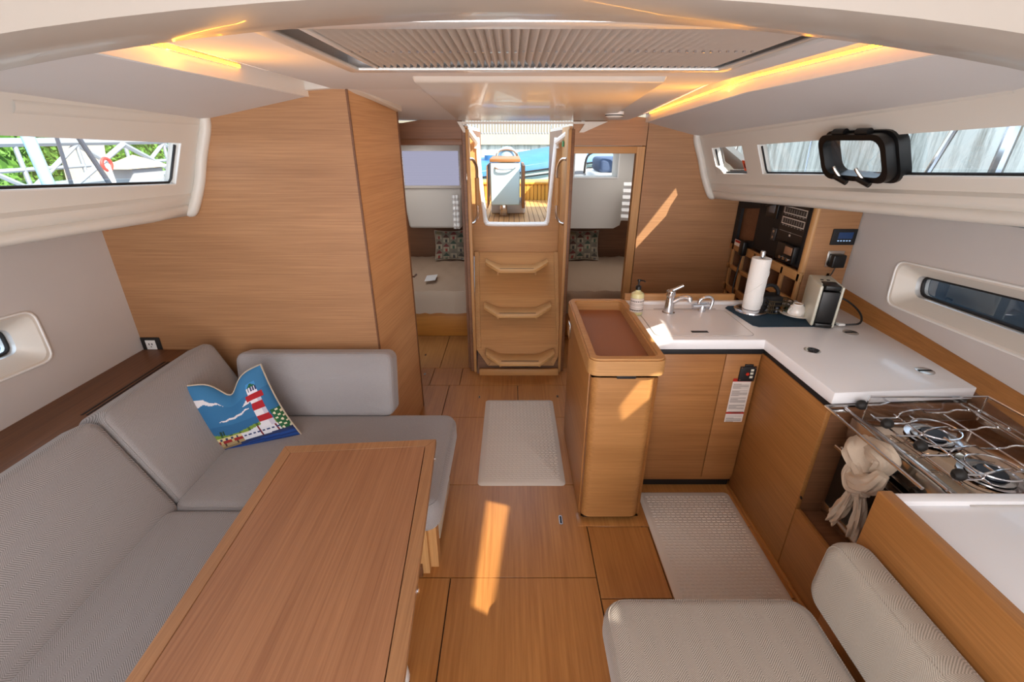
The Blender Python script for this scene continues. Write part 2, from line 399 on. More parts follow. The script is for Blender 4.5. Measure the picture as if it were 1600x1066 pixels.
add(bm, ol + hl + [p + V((0, .03, 0)) for p in ol + hl], [(i, i + 1, n + i + 1, n + i) for i in range(n - 1)] + [(2 * n + i, 3 * n + i, 3 * n + i + 1, 2 * n + i + 1) for i in range(n - 1)] + [(n + i, n + i + 1, 3 * n + i + 1, 3 * n + i) for i in range(n - 1)])
WC = struct('wall_companionway', bm, m_trimx)
bm = newbm(); tube(bm, smooth([(p.x, YC - .004, p.z) for p in hl], 3), .013, 8); obj('white_edging', bm, m_wht, WC)
bm = newbm(); tube(bm, [(p.x, YC + .03, p.z) for p in hl], .018, 8); obj('outer_edging', bm, m_wht, WC)
obj('lower_rail', rbox(-.335, .40, YC - .004, YC + .03, .85, .875, .003), m_dark, WC)
# ceiling -------------------------------------------------------
Z0 = 2.0
bm = newbm()
fprism(bm, [(-.78, .8, Z0), (.79, .8, Z0), (.79, 2.3, Z0), (-.78, 2.3, Z0)], [(-.50, 1.0, Z0), (.65, 1.0, Z0), (.65, 1.62, Z0), (-.50, 1.62, Z0)], (0, 0, .05))
CEIL = struct('ceiling', bm, m_liner)
bm = newbm(); prism(bm, [(-.96, 2.3, Z0), (.79, 2.3, Z0), (.79, 3.5, 1.915), (-1.1, 3.5, 1.915)], (0, 0, .05)); struct('ceiling_aft', bm, m_liner)
bm = newbm(); box(bm, -.78, .79, YF, .80, Z0 + .0, Z0 + .05); struct('ceiling_forward', bm, m_liner)
# raised cove gutters and side panels
def lerp(a, b, t): return a + (b - a) * t
for sd_, s in (('port', -1), ('starboard', 1)):
    x0 = -.78 if s < 0 else .79
    y1 = 2.3 if s < 0 else 3.5
    bm = newbm()
    zz = lambda y: Z0 if y < 2.3 else Z0 - .085 * (y - 2.3) / 1.2
    ys = [YF, .8, 2.3] + ([3.5] if s > 0 else [])
    for a, b in zip(ys, ys[1:]):
        prism(bm, [(x0, a, zz(a)), (x0, b, zz(b)), (x0 + s * .18, b, zz(b) + .058), (x0 + s * .18, a, zz(a) + .058)], (0, 0, .03))
    G = struct('ceiling_cove_' + sd_, bm, m_liner)
def sidepanel(name, s, xin, zin, B, tp, y0, y1):
    bm = newbm(); ys = [y0 + (y1 - y0) * k / 12 for k in range(13)]; q = []
    for y in ys:
        a = V((xin(y), y, zin(y))); b = B(y, tp(y), .012); q.append([bm.verts.new(p) for p in (a, b, b + V((0, 0, .02)), a + V((0, 0, .02)))])
    for A, B_ in zip(q, q[1:]):
        for k in range(4): bm.faces.new((A[k], A[(k + 1) % 4], B_[(k + 1) % 4], B_[k]))
    bm.faces.new(q[0]); bm.faces.new(q[-1][::-1]); struct(name, bm, m_liner, sm=True)
    bm = newbm(); q = []
    for y in ys: a = V((xin(y), y, zin(y) - .002)); q.append([bm.verts.new(p) for p in (a - V((s * .005, 0, 0)), a + V((s * .013, 0, 0)), a + V((s * .013, 0, .085)), a + V((-s * .005, 0, .085)))])
    for A, B_ in zip(q, q[1:]):
        for k in range(4): bm.faces.new((A[k], A[(k + 1) % 4], B_[(k + 1) % 4], B_[k]))
    bm.faces.new(q[0]); bm.faces.new(q[-1][::-1]); struct('trim_%d' % (4 if s < 0 else 5), bm, m_wht)
XIS = lambda y: .935 - .0102 * max(0, y - 1.3); ZIS = lambda y: 1.972 - (0 if y < 2.0 else .067 * (y - 2.0) / 1.45)
# closing roof above everything
bm = newbm(); box(bm, -1.35, 1.30, YF, 3.35, 2.09, 2.13); box(bm, -1.62, -1.33, YF, 2.3, 2.09, 2.13); box(bm, 1.28, 1.56, YF, 2.4, 2.09, 2.13); struct('ceiling_deck', bm, m_wht)
# transverse ring frame over the photographer
bm = newbm(); sec = []
for i in range(25):
    x = -1.3 + 2.6 * i / 24; d = -.075 * (x / .9) ** 2
    if abs(x) > 1.0: d = -.093 - .19 * (abs(x) - 1.0)
    sec.append([V((x, .70, 2.05 + d)), V((x, .735, 1.975 + d)), V((x, .79, 1.967 + d)), V((x, .93, 1.985 + d)), V((x, .975, 2.0 + d)), V((x, .985, 2.05 + d))])
vv = [[bm.verts.new(p) for p in s_] for s_ in sec]
for A, B in zip(vv, vv[1:]):
    for k in range(5): bm.faces.new((A[k], A[k + 1], B[k + 1], B[k]))
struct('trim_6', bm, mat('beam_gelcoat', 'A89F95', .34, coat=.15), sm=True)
# hull sides ----------------------------------------------------
def hullwall(name, s, xa, win, fr):
    """flat lining with a rectangular opening for the hull window; points in (y,z)"""
    o = [(YF, 0), (fr, 0), (fr, 1.47), (YF, 1.55)]
    bm = newbm(); X = lambda y: xa
    fprism(bm, [(X(y), y, z) for y, z in o], [(X(y), y, z) for y, z in win], (s * .04, 0, 0))
    return struct(name, bm, m_hull)
# port hull window: outer recess outline measured on the lining plane
XLp = -2.02; XRs = 1.905
hw_l = [(.55, 1.00), (1.80, .925), (1.80, 1.13), (.55, 1.23)]
HWL = hullwall('wall_hull_port', -1, XLp, hw_l, YL + .02)
hw_r = [(.61, 1.087), (2.195, 1.048), (2.21, 1.24), (.61, 1.352)]
HWR = hullwall('wall_hull_starboard', 1, XRs, hw_r, 3.5)
def hullwindow(name, s, X, q, rim):
    cy = sum(p[0] for p in q) / 4; cz = sum(p[1] for p in q) / 4
    def rr(sc, dy, x):   # rounded quad inset by dy
        out = []
        n = 5
        for i, (y, z) in enumerate(q):
            yy = y + (dy if y < cy else -dy); z_ = z + (dy if z < cz else -dy)
            out.append(V((x, yy, z_)))
        pts = []
        for i in range(4):
            a, b, c = out[i - 1], out[i], out[(i + 1) % 4]; r = sc
            u = (a - b).normalized() * r; w_ = (c - b).normalized() * r
            for k in range(n):
                t = k / (n - 1); pts.append((b + u) * (1 - t) ** 2 + b * 2 * t * (1 - t) + (b + w_) * t * t)
        return pts
    a = rr(.05, -.012, X - s * .004); b = rr(.05, .0, X + s * .0); c = rr(.04, .045, X + s * .07); d = rr(.035, .05, X + s * .13)
    o = thing(name, None, None, (X, cy, cz)); del o['label']; del o['category']; o['kind'] = 'structure'
    bm = newbm(); n = len(a)
    for A, B in ((a, b), (b, c)):
        add(bm, A + B, [(i, (i + 1) % n, n + (i + 1) % n, n + i) for i in range(n)])
    obj('recess_surround', bm, m_white, o)
    bm = newbm(); tube(bm, a, .005, 6, closed=True); obj('bright_rim', bm, m_wht, o)
    bm = newbm(); add(bm, c + d, [(i, (i + 1) % n, n + (i + 1) % n, n + i) for i in range(n)]); obj('window_frame', bm, m_alu, o)
    bm = newbm(); tube(bm, rr(.035, .052, X + s * .1), .008, 6, closed=True); obj('seal', bm, m_blackm, o)
    bm = newbm(); add(bm, rr(.035, .05, X + s * .11), [tuple(range(n))]); obj('pane', bm, m_glass, o)
    return o
hullwindow('window_1', -1, XLp, hw_l, 0)
hullwindow('window_2', 1, XRs, hw_r, 0)
# coachroof sides -----------------------------------------------
def BR(y, z, o=0): return V((1.36 - .15 * (y - 3.45) - .42 * (z - 1.61) + o, y, z + .25 * o))
def BL(y, z, o=0): return V((-1.465 + .15 * (y - 2.28) + .42 * (z - 1.675) - o, y, z + .25 * o))
rt = lambda y: 1.812 + .062 * (3.45 - y) + .17 * max(0, min(1, (1.4 - y) / .6)); rb_ = lambda y: 1.435 + .068 * (3.45 - y)  # starboard roof edge steps up out of view so sun rays clear it
lt = lambda y: 1.875 + .06 * (2.28 - y); lb_ = lambda y: 1.49 + .025 * (2.28 - y)
def strip(bm, B, ys, lo, hi, o0, o1):
    """solid strip following lo(y)..hi(y)"""
    n = len(ys); vs = []
    for y in ys: vs += [B(y, lo(y), o0), B(y, hi(y), o0), B(y, hi(y), o1), B(y, lo(y), o1)]
    fs = [(0, 1, 2, 3), tuple(4 * (n - 1) + k for k in (3, 2, 1, 0))]
    for i in range(n - 1):
        a = 4 * i; b = a + 4
        for k in range(4): fs.append((a + k, b + k, b + (k + 1) % 4, a + (k + 1) % 4))
    add(bm, vs, fs)
rwb = lambda y: 1.611 + .059 * (2.84 - y); rwt = lambda y: 1.768 + .053 * (2.84 - y) + (.14 * min(1, (1.52 - y) / .16) if y < 1.52 else 0) + .12 * max(0, min(1, (1.1 - y) / .5))  # window top raised forward, out of view, to pass the sun rays
lwb = lambda y: 1.612 + .058 * (2.18 - y); lwt = lambda y: 1.782 + .040 * (2.18 - y)
c_ = lambda f, d: (lambda y: f(y) + d)
sidepanel('ceiling_side_port', -1, lambda y: -.90, lambda y: 1.972, BL, lt, YF, 2.285)
sidepanel('ceiling_side_starboard', 1, XIS, ZIS, BR, rt, YF, 3.46)
bm = newbm()
strip(bm, BR, [YF, 1.0, 3.45], rb_, rwb, 0, .05); strip(bm, BR, [YF, -.5, .9, 1.15, 1.36, 1.52, 2.5, 3.45], lambda y: min(rwt(y), rt(y) - .012), c_(rt, .03), 0, .05)
strip(bm, BR, [3.30, 3.45], rwb, rwt, 0, .05); strip(bm, BR, [2.82, 2.965], rwb, rwt, 0, .05); strip(bm, BR, [YF, -.9], rwb, rwt, 0, .05)
prism(bm, [BR(3.31, 1.58), BR(3.31, 1.635), BR(3.25, 1.615), BR(3.215, 1.585)], (.03, 0, .01))
WR = struct('wall_coachroof_starboard', bm, m_band)
bm = newbm()
strip(bm, BL, [YF, .6, 2.30], lb_, lwb, 0, .05); strip(bm, BL, [YF, .6, 2.30], lwt, c_(lt, .05), 0, .05)
strip(bm, BL, [2.165, 2.30], lwb, lwt, 0, .05); strip(bm, BL, [YF, -.9], lwb, lwt, 0, .05)
WL = struct('wall_coachroof_port', bm, m_band)
for nme, B, yE, bot, W, wb, wt, yw0, yw1 in (('starboard', BR, 3.44, rb_, WR, rwb, rwt, -.9, 2.82), ('port', BL, 2.275, lb_, WL, lwb, lwt, -.9, 2.165)):
    # rolled lower edge and two raised mouldings, rounded aft end
    ys = [YF + (yE - YF) * i / 18 for i in range(19)]
    def ledge(z0, z1, o, r, ymin=-9):
        bm = newbm(); n = 7; rows = []
        for y in ys:
            if y < ymin: continue
            # the ledge dies away towards the aft end
            e = min(1, max(0, (yE - .06 - y) / .12)); row = []
            for k in range(n):
                t = k / (n - 1); row.append(bm.verts.new(B(y, bot(y) + z0 + (z1 - z0) * t, -o * e * math.sin(math.pi * t) ** .5 if 0 < k < n - 1 else .002)))
            rows.append(row)
        for A, Bq in zip(rows, rows[1:]):
            for k in range(n - 1): bm.faces.new((A[k], A[k + 1], Bq[k + 1], Bq[k]))
        return bm
    obj('moulded_ledge', ledge(.012, .075, .03, 0), m_band, W)
    obj('moulded_lip', ledge(-.03, .03, .045, 0), m_band, W)
    obj('upper_moulding', ledge(.36, .40, .008, 0, 1.45), m_band, W)
    top = rt if nme == 'starboard' else lt
    bm = newbm(); pts = [B(yE, bot(yE) - .01, .02), B(yE - .01, bot(yE) + .0, -.012), B(yE - .0, bot(yE) + .12, -.018), B(yE, (bot(yE) + top(yE)) / 2 + .05, -.012), B(yE, top(yE) - .03, -.012), B(yE, top(yE) + .02, .0)]
    tube(bm, smooth(pts, 5), .024, 12); obj('rounded_end', bm, m_band, W)
    # soffit from the lip out to the hull side and the side deck above it
    bm = newbm(); s = 1 if nme == 'starboard' else -1; xh = XRs if s > 0 else XLp
    a0 = B(YF, bot(YF), .03); a1 = B(yE + (.05), bot(yE), .03)
    prism(bm, [a0, a1, V((xh + s * .2, yE + .05, a1.z + .02)), V((xh + s * .2, YF, a0.z + .02))], (0, 0, .03)); struct('ceiling_sidedeck_' + nme, bm, m_band)
    # windows
    wins = [(yw0, yw1)] + ([(2.965, 3.30)] if s > 0 else [])
    for y0, y1 in wins:
        wi = thing('window_3', None, None, B((y0 + y1) / 2, wb(1.5), 0)); del wi['label']; del wi['category']; wi['kind'] = 'structure'
        bm = newbm(); add(bm, [B(y0, wb(y0), .035), B(y1, wb(y1), .035), B(y1, wt(y1), .035), B(y0, wt(y0), .035)], [(0, 1, 2, 3)]); obj('pane', bm, m_glass, wi)
        bm = newbm(); tube(bm, [B(y0, wb(y0) + .004, .022), B(y1 - .012, wb(y1) + .004, .022), B(y1 - .004, wb(y1) + .02, .022), B(y1 - .004, wt(y1) - .012, .022)], .0055, 6); obj('seal', bm, m_blackm, wi)
        bm = newbm(); tube(bm, [B(y0, wb(y0) - .002, .004), B(y1, wb(y1) - .002, .004), B(y1 + .002, wt(y1), .004)], .0045, 6); obj('bright_edge', bm, m_wht, wi)
# forward closing wall behind the photographer
bm = newbm(); box(bm, -2.3, 2.2, YF - .04, YF, 0, 2.1); struct('wall_forward', bm, m_bulk)
# aft cabins ----------------------------------------------------
for nme, s, xi, xo in (('port', -1, -.36, -1.75), ('starboard', 1, .43, 1.95)):
    a, b = min(xi, xo), max(xi, xo)
    bm = newbm()
    if s < 0: box(bm, a, b, 5.55, 5.6, 0, 1.86)
    else: wq = [(.60, 1.36), (1.30, 1.36), (1.30, 1.78), (.60, 1.78)]; holed(bm, [(a, 0), (b, 0), (b, 1.45), (1.33, 1.86), (a, 1.86)], wq, lambda u, v: V((u, 5.55, v)), (0, .05, 0))
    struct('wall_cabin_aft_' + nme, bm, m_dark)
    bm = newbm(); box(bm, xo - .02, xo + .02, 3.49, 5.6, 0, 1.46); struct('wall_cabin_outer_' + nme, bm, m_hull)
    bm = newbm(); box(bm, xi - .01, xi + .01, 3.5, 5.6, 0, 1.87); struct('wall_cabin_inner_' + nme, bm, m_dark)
    xm_ = s * 1.33; bm = newbm(); box(bm, min(xi, xm_), max(xi, xm_), 3.47, 5.6, 1.86, 1.9); prism(bm, [(xm_, 3.49, 1.86), (xo, 3.49, 1.44), (xo, 3.49, 1.48), (xm_, 3.49, 1.90)], (0, 2.1, 0)); struct('ceiling_cabin_' + nme, bm, m_white)
# cockpit under the aft deck
bm = newbm(); box(bm, -.37, .43, 4.02, 5.6, .9, .95); struct('floor_cockpit_support', bm, m_wht)

# ================================================================ CEILING FITTINGS
hz = Z0
SH = thing('roof_hatch', 'wide white-framed roof hatch with a drawn pleated shade overhead', 'hatch', (.085, 1.3, hz))
bm = newbm(); fprism(bm, [(-.50, .965, hz - .012), (.655, .965, hz - .012), (.655, 1.635, hz - .012), (-.50, 1.635, hz - .012)], [(-.462, 1.022, hz - .012), (.622, 1.022, hz - .012), (.622, 1.59, hz - .012), (-.462, 1.59, hz - .012)], (0, 0, .010)); bev(bm, .003, 2)
obj('frame', bm, m_alu, SH)
bm = newbm(); NP = 50; x0, x1 = -.402, .600; rows = []
for i in range(NP * 2 + 1):
    x = x0 + (x1 - x0) * (i + (.55 if i % 2 else 0)) / (NP * 2); z = hz + (-.006 if i % 2 else .016)
    rows.append([bm.verts.new((x, y, z)) for y in (1.024, 1.588)])
for A, B_ in zip(rows, rows[1:]): bm.faces.new((A[0], A[1], B_[1], B_[0]))
obj('pleated_shade', bm, m_pleat, SH, sm=False)
obj('shade_bar', rbox(-.410, -.400, 1.024, 1.588, hz - .008, hz + .002, .002), m_alu, SH)
bm = newbm(); box(bm, -.46, .625, 1.01, 1.6, hz + .055, hz + .06); obj('outer_lid', bm, m_blackm, SH)
bm = newbm()
for i in range(NP):
    for y in (1.315, 1.578):
        x = x0 + (x1 - x0) * (i + .5) / NP; box(bm, x - .003, x + .003, y - .002, y + .002, hz - .006, hz - .002)
obj('cord_bead', bm, m_chrome, SH, sm=False, kind='stuff')
# hatch garage over the steps
bm = newbm()
q0 = [(-.352, 1.86, 1.982), (.545, 1.86, 1.982), (.645, 3.46, 1.912), (-.372, 3.46, 1.912)]
add(bm, [V(p) for p in q0] + [V((-.352, 1.82, 2.01)), V((.545, 1.82, 2.01)), V((.66, 3.46, 2.0)), V((-.39, 3.46, 2.0))], [(0, 1, 2, 3), (4, 5, 1, 0), (5, 6, 2, 1), (7, 4, 0, 3), (6, 7, 3, 2), (4, 7, 6, 5)])
bev(bm, .012, 3); one('hatch_garage', bm, m_gloss, 'glossy white moulded hatch garage on the ceiling before the companionway', 'hatch cover')
# frame of the companionway: lintel and splayed slides
CF = thing('hatch_surround', 'white moulded companionway frame with splayed slides around the opening', 'hatch frame', (.04, YB, 1.87))
bm = newbm(); p = [PY(714, 190, YB - .02), PY(950, 190, YB - .02), PY(912, 207, YB - .02), PY(905, 207, YB - .02), PY(914, 193.5, YB - .02), PY(721, 193.5, YB - .02), PY(731, 207, YB - .02), PY(724, 207, YB - .02)]
q = []
prism(bm, p, (0, .05, 0)); obj('lintel', bm, m_white, CF)
for nme, pa_, pb in (('l', (722, 193.5), (745, 224)), ('r', (913, 191), (869.5, 224))):
    A = PY(*pa_, YB); B_ = PY(*pb, YC); bm = newbm()
    tube(bm, [A + V((0, 0, .01)), B_ + V((0, 0, .01)), PY(pb[0], pb[1] + 8, YC)], .022, 8); obj('slide', bm, m_wht, CF)
# smoke alarm
p = V((.63, 3.05, 1.947))
SM = thing('smoke_alarm', 'small round white smoke alarm on the ceiling right of the companionway', 'smoke alarm', p)
p = PY(960, 178, 3.0); SM.location = p
bm = newbm(); lathe(bm, [(0, -.022), (.035, -.022), (.05, -.014), (.055, .0), (.055, .012), (0, .012)], p, 24); obj('housing', bm, m_wht, SM)
bm = newbm(); lathe(bm, [(.0515, -.011), (.0535, -.008), (.0535, -.005), (.0515, -.005)], p, 24); obj('vent_ring', bm, m_rubber, SM)
# amber LED strips in the coves
for nme, s, ya, yb, lab in (('port', -1, 1.06, 1.72, 'amber LED strip in the ceiling cove left of the hatch'), ('starboard', 1, 1.06, 3.35, 'amber LED strip in the ceiling cove right of the hatch')):
    o = thing('led_strip', lab, 'strip light', (s * .9, (ya + yb) / 2, 1.99), 'ceiling cove lights')
    zf = lambda y: ZIS(y) + .024
    xf = (lambda y: -.893) if s < 0 else (lambda y: .9285 - (0 if y < 1.3 else .0102 * (y - 1.3)))
    bm = newbm(); nseg = 12
    pts = [V((xf(y), y, zf(y) + .016)) for y in [ya + (yb - ya) * i / nseg for i in range(nseg + 1)]]
    for a, b in zip(pts, pts[1:]): prism(bm, [a, b, b + V((-s * .004, 0, 0)), a + V((-s * .004, 0, 0))], (0, 0, .010))
    obj('backing', bm, m_wht, o)
    bm = newbm(); y = ya
    while y < yb:
        q = V((xf(y) - s * .006, y, zf(y) + .02)); box(bm, q.x - .003, q.x + .003, y - .004, y + .004, q.z - .004, q.z + .004); y += .0165
    obj('diode', bm, m_amber, o, sm=False, kind='stuff')
    bm = newbm(); y = ya
    zg = lambda x, y: (Z0 if y < 2.3 else Z0 - .085 * (y - 2.3) / 1.2) + .058 * (abs(x) - .785) / .18
    while y < yb:
        xa_, xb_ = xf(y) - s * .10, xf(y) - s * .014
        prism(bm, [V((xa_, y, zg(xa_, y) + .001)), V((xb_, y, zg(xb_, y) + .001)), V((xb_, y, zg(xb_, y) - .0035)), V((xa_, y, zg(xa_, y) - .0005))], (0, .006, 0)); y += .0165
    obj('glow_comb_rib', bm, m_wht, o, sm=False, kind='stuff')  # ribs added so grazing LED light breaks into a comb of stripes
    L_ = yb - ya; xm = (xf(ya) + xf(yb)) / 2 - s * .010; zm = (zf(ya) + zf(yb)) / 2 + .006
    al = area('amber_strip_light', (xm, (ya + yb) / 2, zm), (xm - s * .3, (ya + yb) / 2 + .001, zm + .05), .012, L_, 2.3 * L_, (1, .40, .03))
    al.rotation_euler = (Matrix(((0, 0, s * .97), (0, 1, 0), (-1, 0, -.24))).to_euler() if False else (V((-s * .8, 0, .75))).to_track_quat('-Z', 'Y').to_euler())
    al.data.size, al.data.size_y = .012, L_

# ================================================================ PORT SETTEE
ST = thing('settee', 'L-shaped built-in settee base of wood along the port side', 'sofa', (-1.2, 1.6, 0))
obj('seat_base', rbox(-1.95, -.40, 1.50, 2.27, 0, .286, .004), m_bulky, ST)
obj('long_base', rbox(-1.95, -.88, -1.6, 1.50, 0, .286, .004), m_bulky, ST)
bm = newbm(); box(bm, -.42, -.335, 1.47, 1.60, 0, .33); bmesh.ops.bevel(bm, geom=[e for e in bm.edges if abs(e.verts[0].co.z - e.verts[1].co.z) > .1 and e.verts[0].co.x > -.4], offset=.035, segments=6, affect='EDGES'); 
obj('rounded_post', bm, m_trimz, ST)
obj('end_strip', rbox(-.352, -.343, 1.62, 2.0, .05, .31, .003), m_cream, ST)
obj('plinth', rbox(-.43, -.40, 1.45, 2.2, 0, .06, .003), m_shelf, ST)
CU = 'grey tweed settee cushions'
def cushion(name, x0, x1, y0, y1, z0, z1, m, label, r=.035, M=None, cat='cushion', bulge=.012, group=None, piping=None):
    o = thing(name, label, cat, (M @ V(((x0 + x1) / 2, (y0 + y1) / 2, z0))) if M else ((x0 + x1) / 2, (y0 + y1) / 2, z0), group)
    bm = newbm(); box(bm, x0, x1, y0, y1, z0, z1); bmesh.ops.subdivide_edges(bm, edges=bm.edges, cuts=7, use_grid_fill=True)
    cx, cy, cz = (x0 + x1) / 2, (y0 + y1) / 2, (z0 + z1) / 2; hx, hy, hz_ = (x1 - x0) / 2, (y1 - y0) / 2, (z1 - z0) / 2
    mn = min(hx, hy, hz_)
    for v in bm.verts:
        d = v.co - V((cx, cy, cz)); a, b, c = d.x / hx, d.y / hy, d.z / hz_
        # cloth swells a little away from the edges
        f = [(1 - a * a), (1 - b * b), (1 - c * c)]
        if mn == hz_: v.co.z += (1 if c > 0 else -1) * bulge * (f[0] * f[1]) ** .5 * (abs(c) > .9)
        elif mn == hx: v.co.x += (1 if a > 0 else -1) * bulge * (f[1] * f[2]) ** .5 * (abs(a) > .9)
        else: v.co.y += (1 if b > 0 else -1) * bulge * (f[0] * f[2]) ** .5 * (abs(b) > .9)
    # round the edges: inset box + radius
    for v in bm.verts:
        d = v.co - V((cx, cy, cz)); k = V((max(-hx + r, min(hx - r, d.x)), max(-hy + r, min(hy - r, d.y)), max(-hz_ + r, min(hz_ - r, d.z))))
        e = d - k
        if e.length > 1e-5:
            nn = sum(abs(t) > 1e-5 for t in e)
            if nn > 1: v.co = V((cx, cy, cz)) + k + e.normalized() * r
    es = [e for e in bm.edges if False]
    if M:
        for v in bm.verts: v.co = M @ v.co
    # finer rounding
    obj('cover', bm, m, o)
    # stitched welt running round the face edge
    sgn = 1
    def loop(face):
        pts = []; ax = face
        if ax == 'z': base = [(x0 + r * .55 + 0, y0 + r * .55, z1 - r * .28), (x1 - r * .55, y0 + r * .55, z1 - r * .28), (x1 - r * .55, y1 - r * .55, z1 - r * .28), (x0 + r * .55, y1 - r * .55, z1 - r * .28)]
        return base
    return o
def welt(o, pts, M=None, r=.0028, m=None):
    bm = newbm(); pts = [V(p) for p in pts]
    if M: pts = [M @ p for p in pts]
    tube(bm, pts, r, 6); obj('seam', bm, m or m_f_end, o)
def rnd(w, h, r): return rrect(w, h, r, 6)
def pad(name, x0, x1, y0, y1, z0, z1, m, label, r=.04, M=None, thin='z', bulge=.012, crown=None, rc=None):
    """upholstered block: rounded-rectangle outline swept through a rounded edge section"""
    ax = 'xyz'.index(thin); dims = [(x0, x1), (y0, y1), (z0, z1)]
    ua, va = [i for i in range(3) if i != ax]
    cu = [sum(d) / 2 for d in dims]; W = dims[ua][1] - dims[ua][0]; Hh = dims[va][1] - dims[va][0]; Th = dims[ax][1] - dims[ax][0]
    rc = rc or r * 1.3
    loc = V(cu); loc.z = z0; loc = M @ loc if M else loc
    o = thing(name, label, 'cushion', loc, None)
    prof = [(-.5, 1.0)]
    K = 7
    prof = [(r * (1 - math.sin(math.pi / 2 * k / K)), -Th / 2 + r * (1 - math.cos(math.pi / 2 * k / K))) for k in range(K + 1)]
    prof = prof + [(a, -b) for a, b in prof[::-1]]
    bm = newbm(); rings = []
    for ins, t in prof:
        pl = rrect(W - 2 * ins, Hh - 2 * ins, max(rc - ins, .004), 12); rings.append([(p, t) for p in pl])
    def mk(p, t):
        c = [0, 0, 0]; c[ua] = cu[ua] + p[0]; c[va] = cu[va] + p[1]; c[ax] = cu[ax] + t; q = V(c); return M @ q if M else q
    vr = [[bm.verts.new(mk(p, t)) for p, t in R] for R in rings]; n = len(vr[0])
    for A, B_ in zip(vr, vr[1:]):
        for i in range(n): bm.faces.new((A[i], A[(i + 1) % n], B_[(i + 1) % n], B_[i]))
    # crowned faces
    for side in (0, -1):
        prev = vr[side]; sgn = -1 if side == 0 else 1; base = rings[side]
        for s_ in (.85, .6, .3):
            cur = [bm.verts.new(mk((p[0] * s_, p[1] * s_), t + sgn * bulge * (1 - s_ ** 2.5))) for p, t in base]
            for i in range(n): bm.faces.new((prev[i], prev[(i + 1) % n], cur[(i + 1) % n], cur[i]))
            prev = cur
        c = bm.verts.new(mk((0, 0), base[0][1] + sgn * bulge))
        for i in range(n): bm.faces.new((prev[i], prev[(i + 1) % n], c))
    obj('cover', bm, m, o)
    # welts on both face edges
    for sgn in (-1, 1):
        bm = newbm(); ins = r * .3
        pl = rrect(W - 2 * ins, Hh - 2 * ins, max(rc - ins, .004), 6)
        tube(bm, [mk(p, sgn * (Th / 2 - r * .3)) for p in pl], .0026, 6, closed=True); obj('seam', bm, m, o)
    return o
pad('seat_cushion', -1.385, -.295, 1.405, 2.10, .30, .452, m_f_seat, 'grey tweed seat cushion at the aft end of the port settee, under the bolster', r=.045, rc=.07)
pad('seat_cushion', -1.385, -.78, .05, 1.400, .30, .452, m_f_seat, 'long grey tweed seat cushion beside the folding table', r=.035, rc=.045)
pad('seat_cushion', -1.385, -.78, -1.5, .045, .30, .452, m_f_seat, 'grey tweed seat cushion forward of the long one', r=.035, rc=.045)
# leaning backrests: built upright then rotated about their foot
Mb = T(-1.37, 0, .455) @ RY(-24)
pad('backrest_cushion', -.15, 0, 1.452, 2.16, -.06, .44, m_f_back, 'grey tweed backrest cushion in the corner behind the lighthouse pillow', r=.035, rc=.05, M=Mb, thin='x')
pad('backrest_cushion', -.15, 0, .10, 1.446, -.06, .44, m_f_back, 'long grey tweed backrest cushion nearest the camera on the left', r=.035, rc=.05, M=Mb, thin='x')
pad('backrest_cushion', -.15, 0, -1.5, .095, -.06, .44, m_f_back, 'grey tweed backrest cushion forward of the long one', r=.035, rc=.05, M=Mb, thin='x')
Me = T(0, 2.055, .452) @ RX(-14)
pad('bolster_cushion', -1.44, -.625, .0, .135, 0, .345, m_f_end, 'plain grey bolster cushion leaning on the wood bulkhead', r=.03, rc=.045, M=Me, thin='y')
# ledge behind the settee
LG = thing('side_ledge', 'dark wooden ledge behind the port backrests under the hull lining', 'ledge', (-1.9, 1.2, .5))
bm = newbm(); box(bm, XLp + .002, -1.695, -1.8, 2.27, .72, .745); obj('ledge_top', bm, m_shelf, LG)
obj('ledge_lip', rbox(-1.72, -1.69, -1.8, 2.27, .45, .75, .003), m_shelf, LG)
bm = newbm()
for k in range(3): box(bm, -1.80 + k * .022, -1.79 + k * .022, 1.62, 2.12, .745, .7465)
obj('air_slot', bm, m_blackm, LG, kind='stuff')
# outlet
p = PY(238, 538, YL)
OU = thing('wall_outlet', 'grey socket with white insert low on the port bulkhead', 'outlet', (p.x, YL, p.z))
obj('plate', rbox(p.x - .052, p.x + .052, YL - .008, YL, p.z - .042, p.z + .042, .004), m_rubber, OU)
obj('insert', rbox(p.x - .027, p.x + .027, YL - .011, YL - .007, p.z - .027, p.z + .027, .002), m_wht, OU)
bm = newbm(); box(bm, p.x - .010, p.x - .006, YL - .0125, YL - .0105, p.z, p.z + .01); box(bm, p.x + .006, p.x + .010, YL - .0125, YL - .0105, p.z, p.z + .01); box(bm, p.x - .002, p.x + .002, YL - .0125, YL - .0105, p.z - .012, p.z - .008); obj('socket_holes', bm, m_blackm, OU)
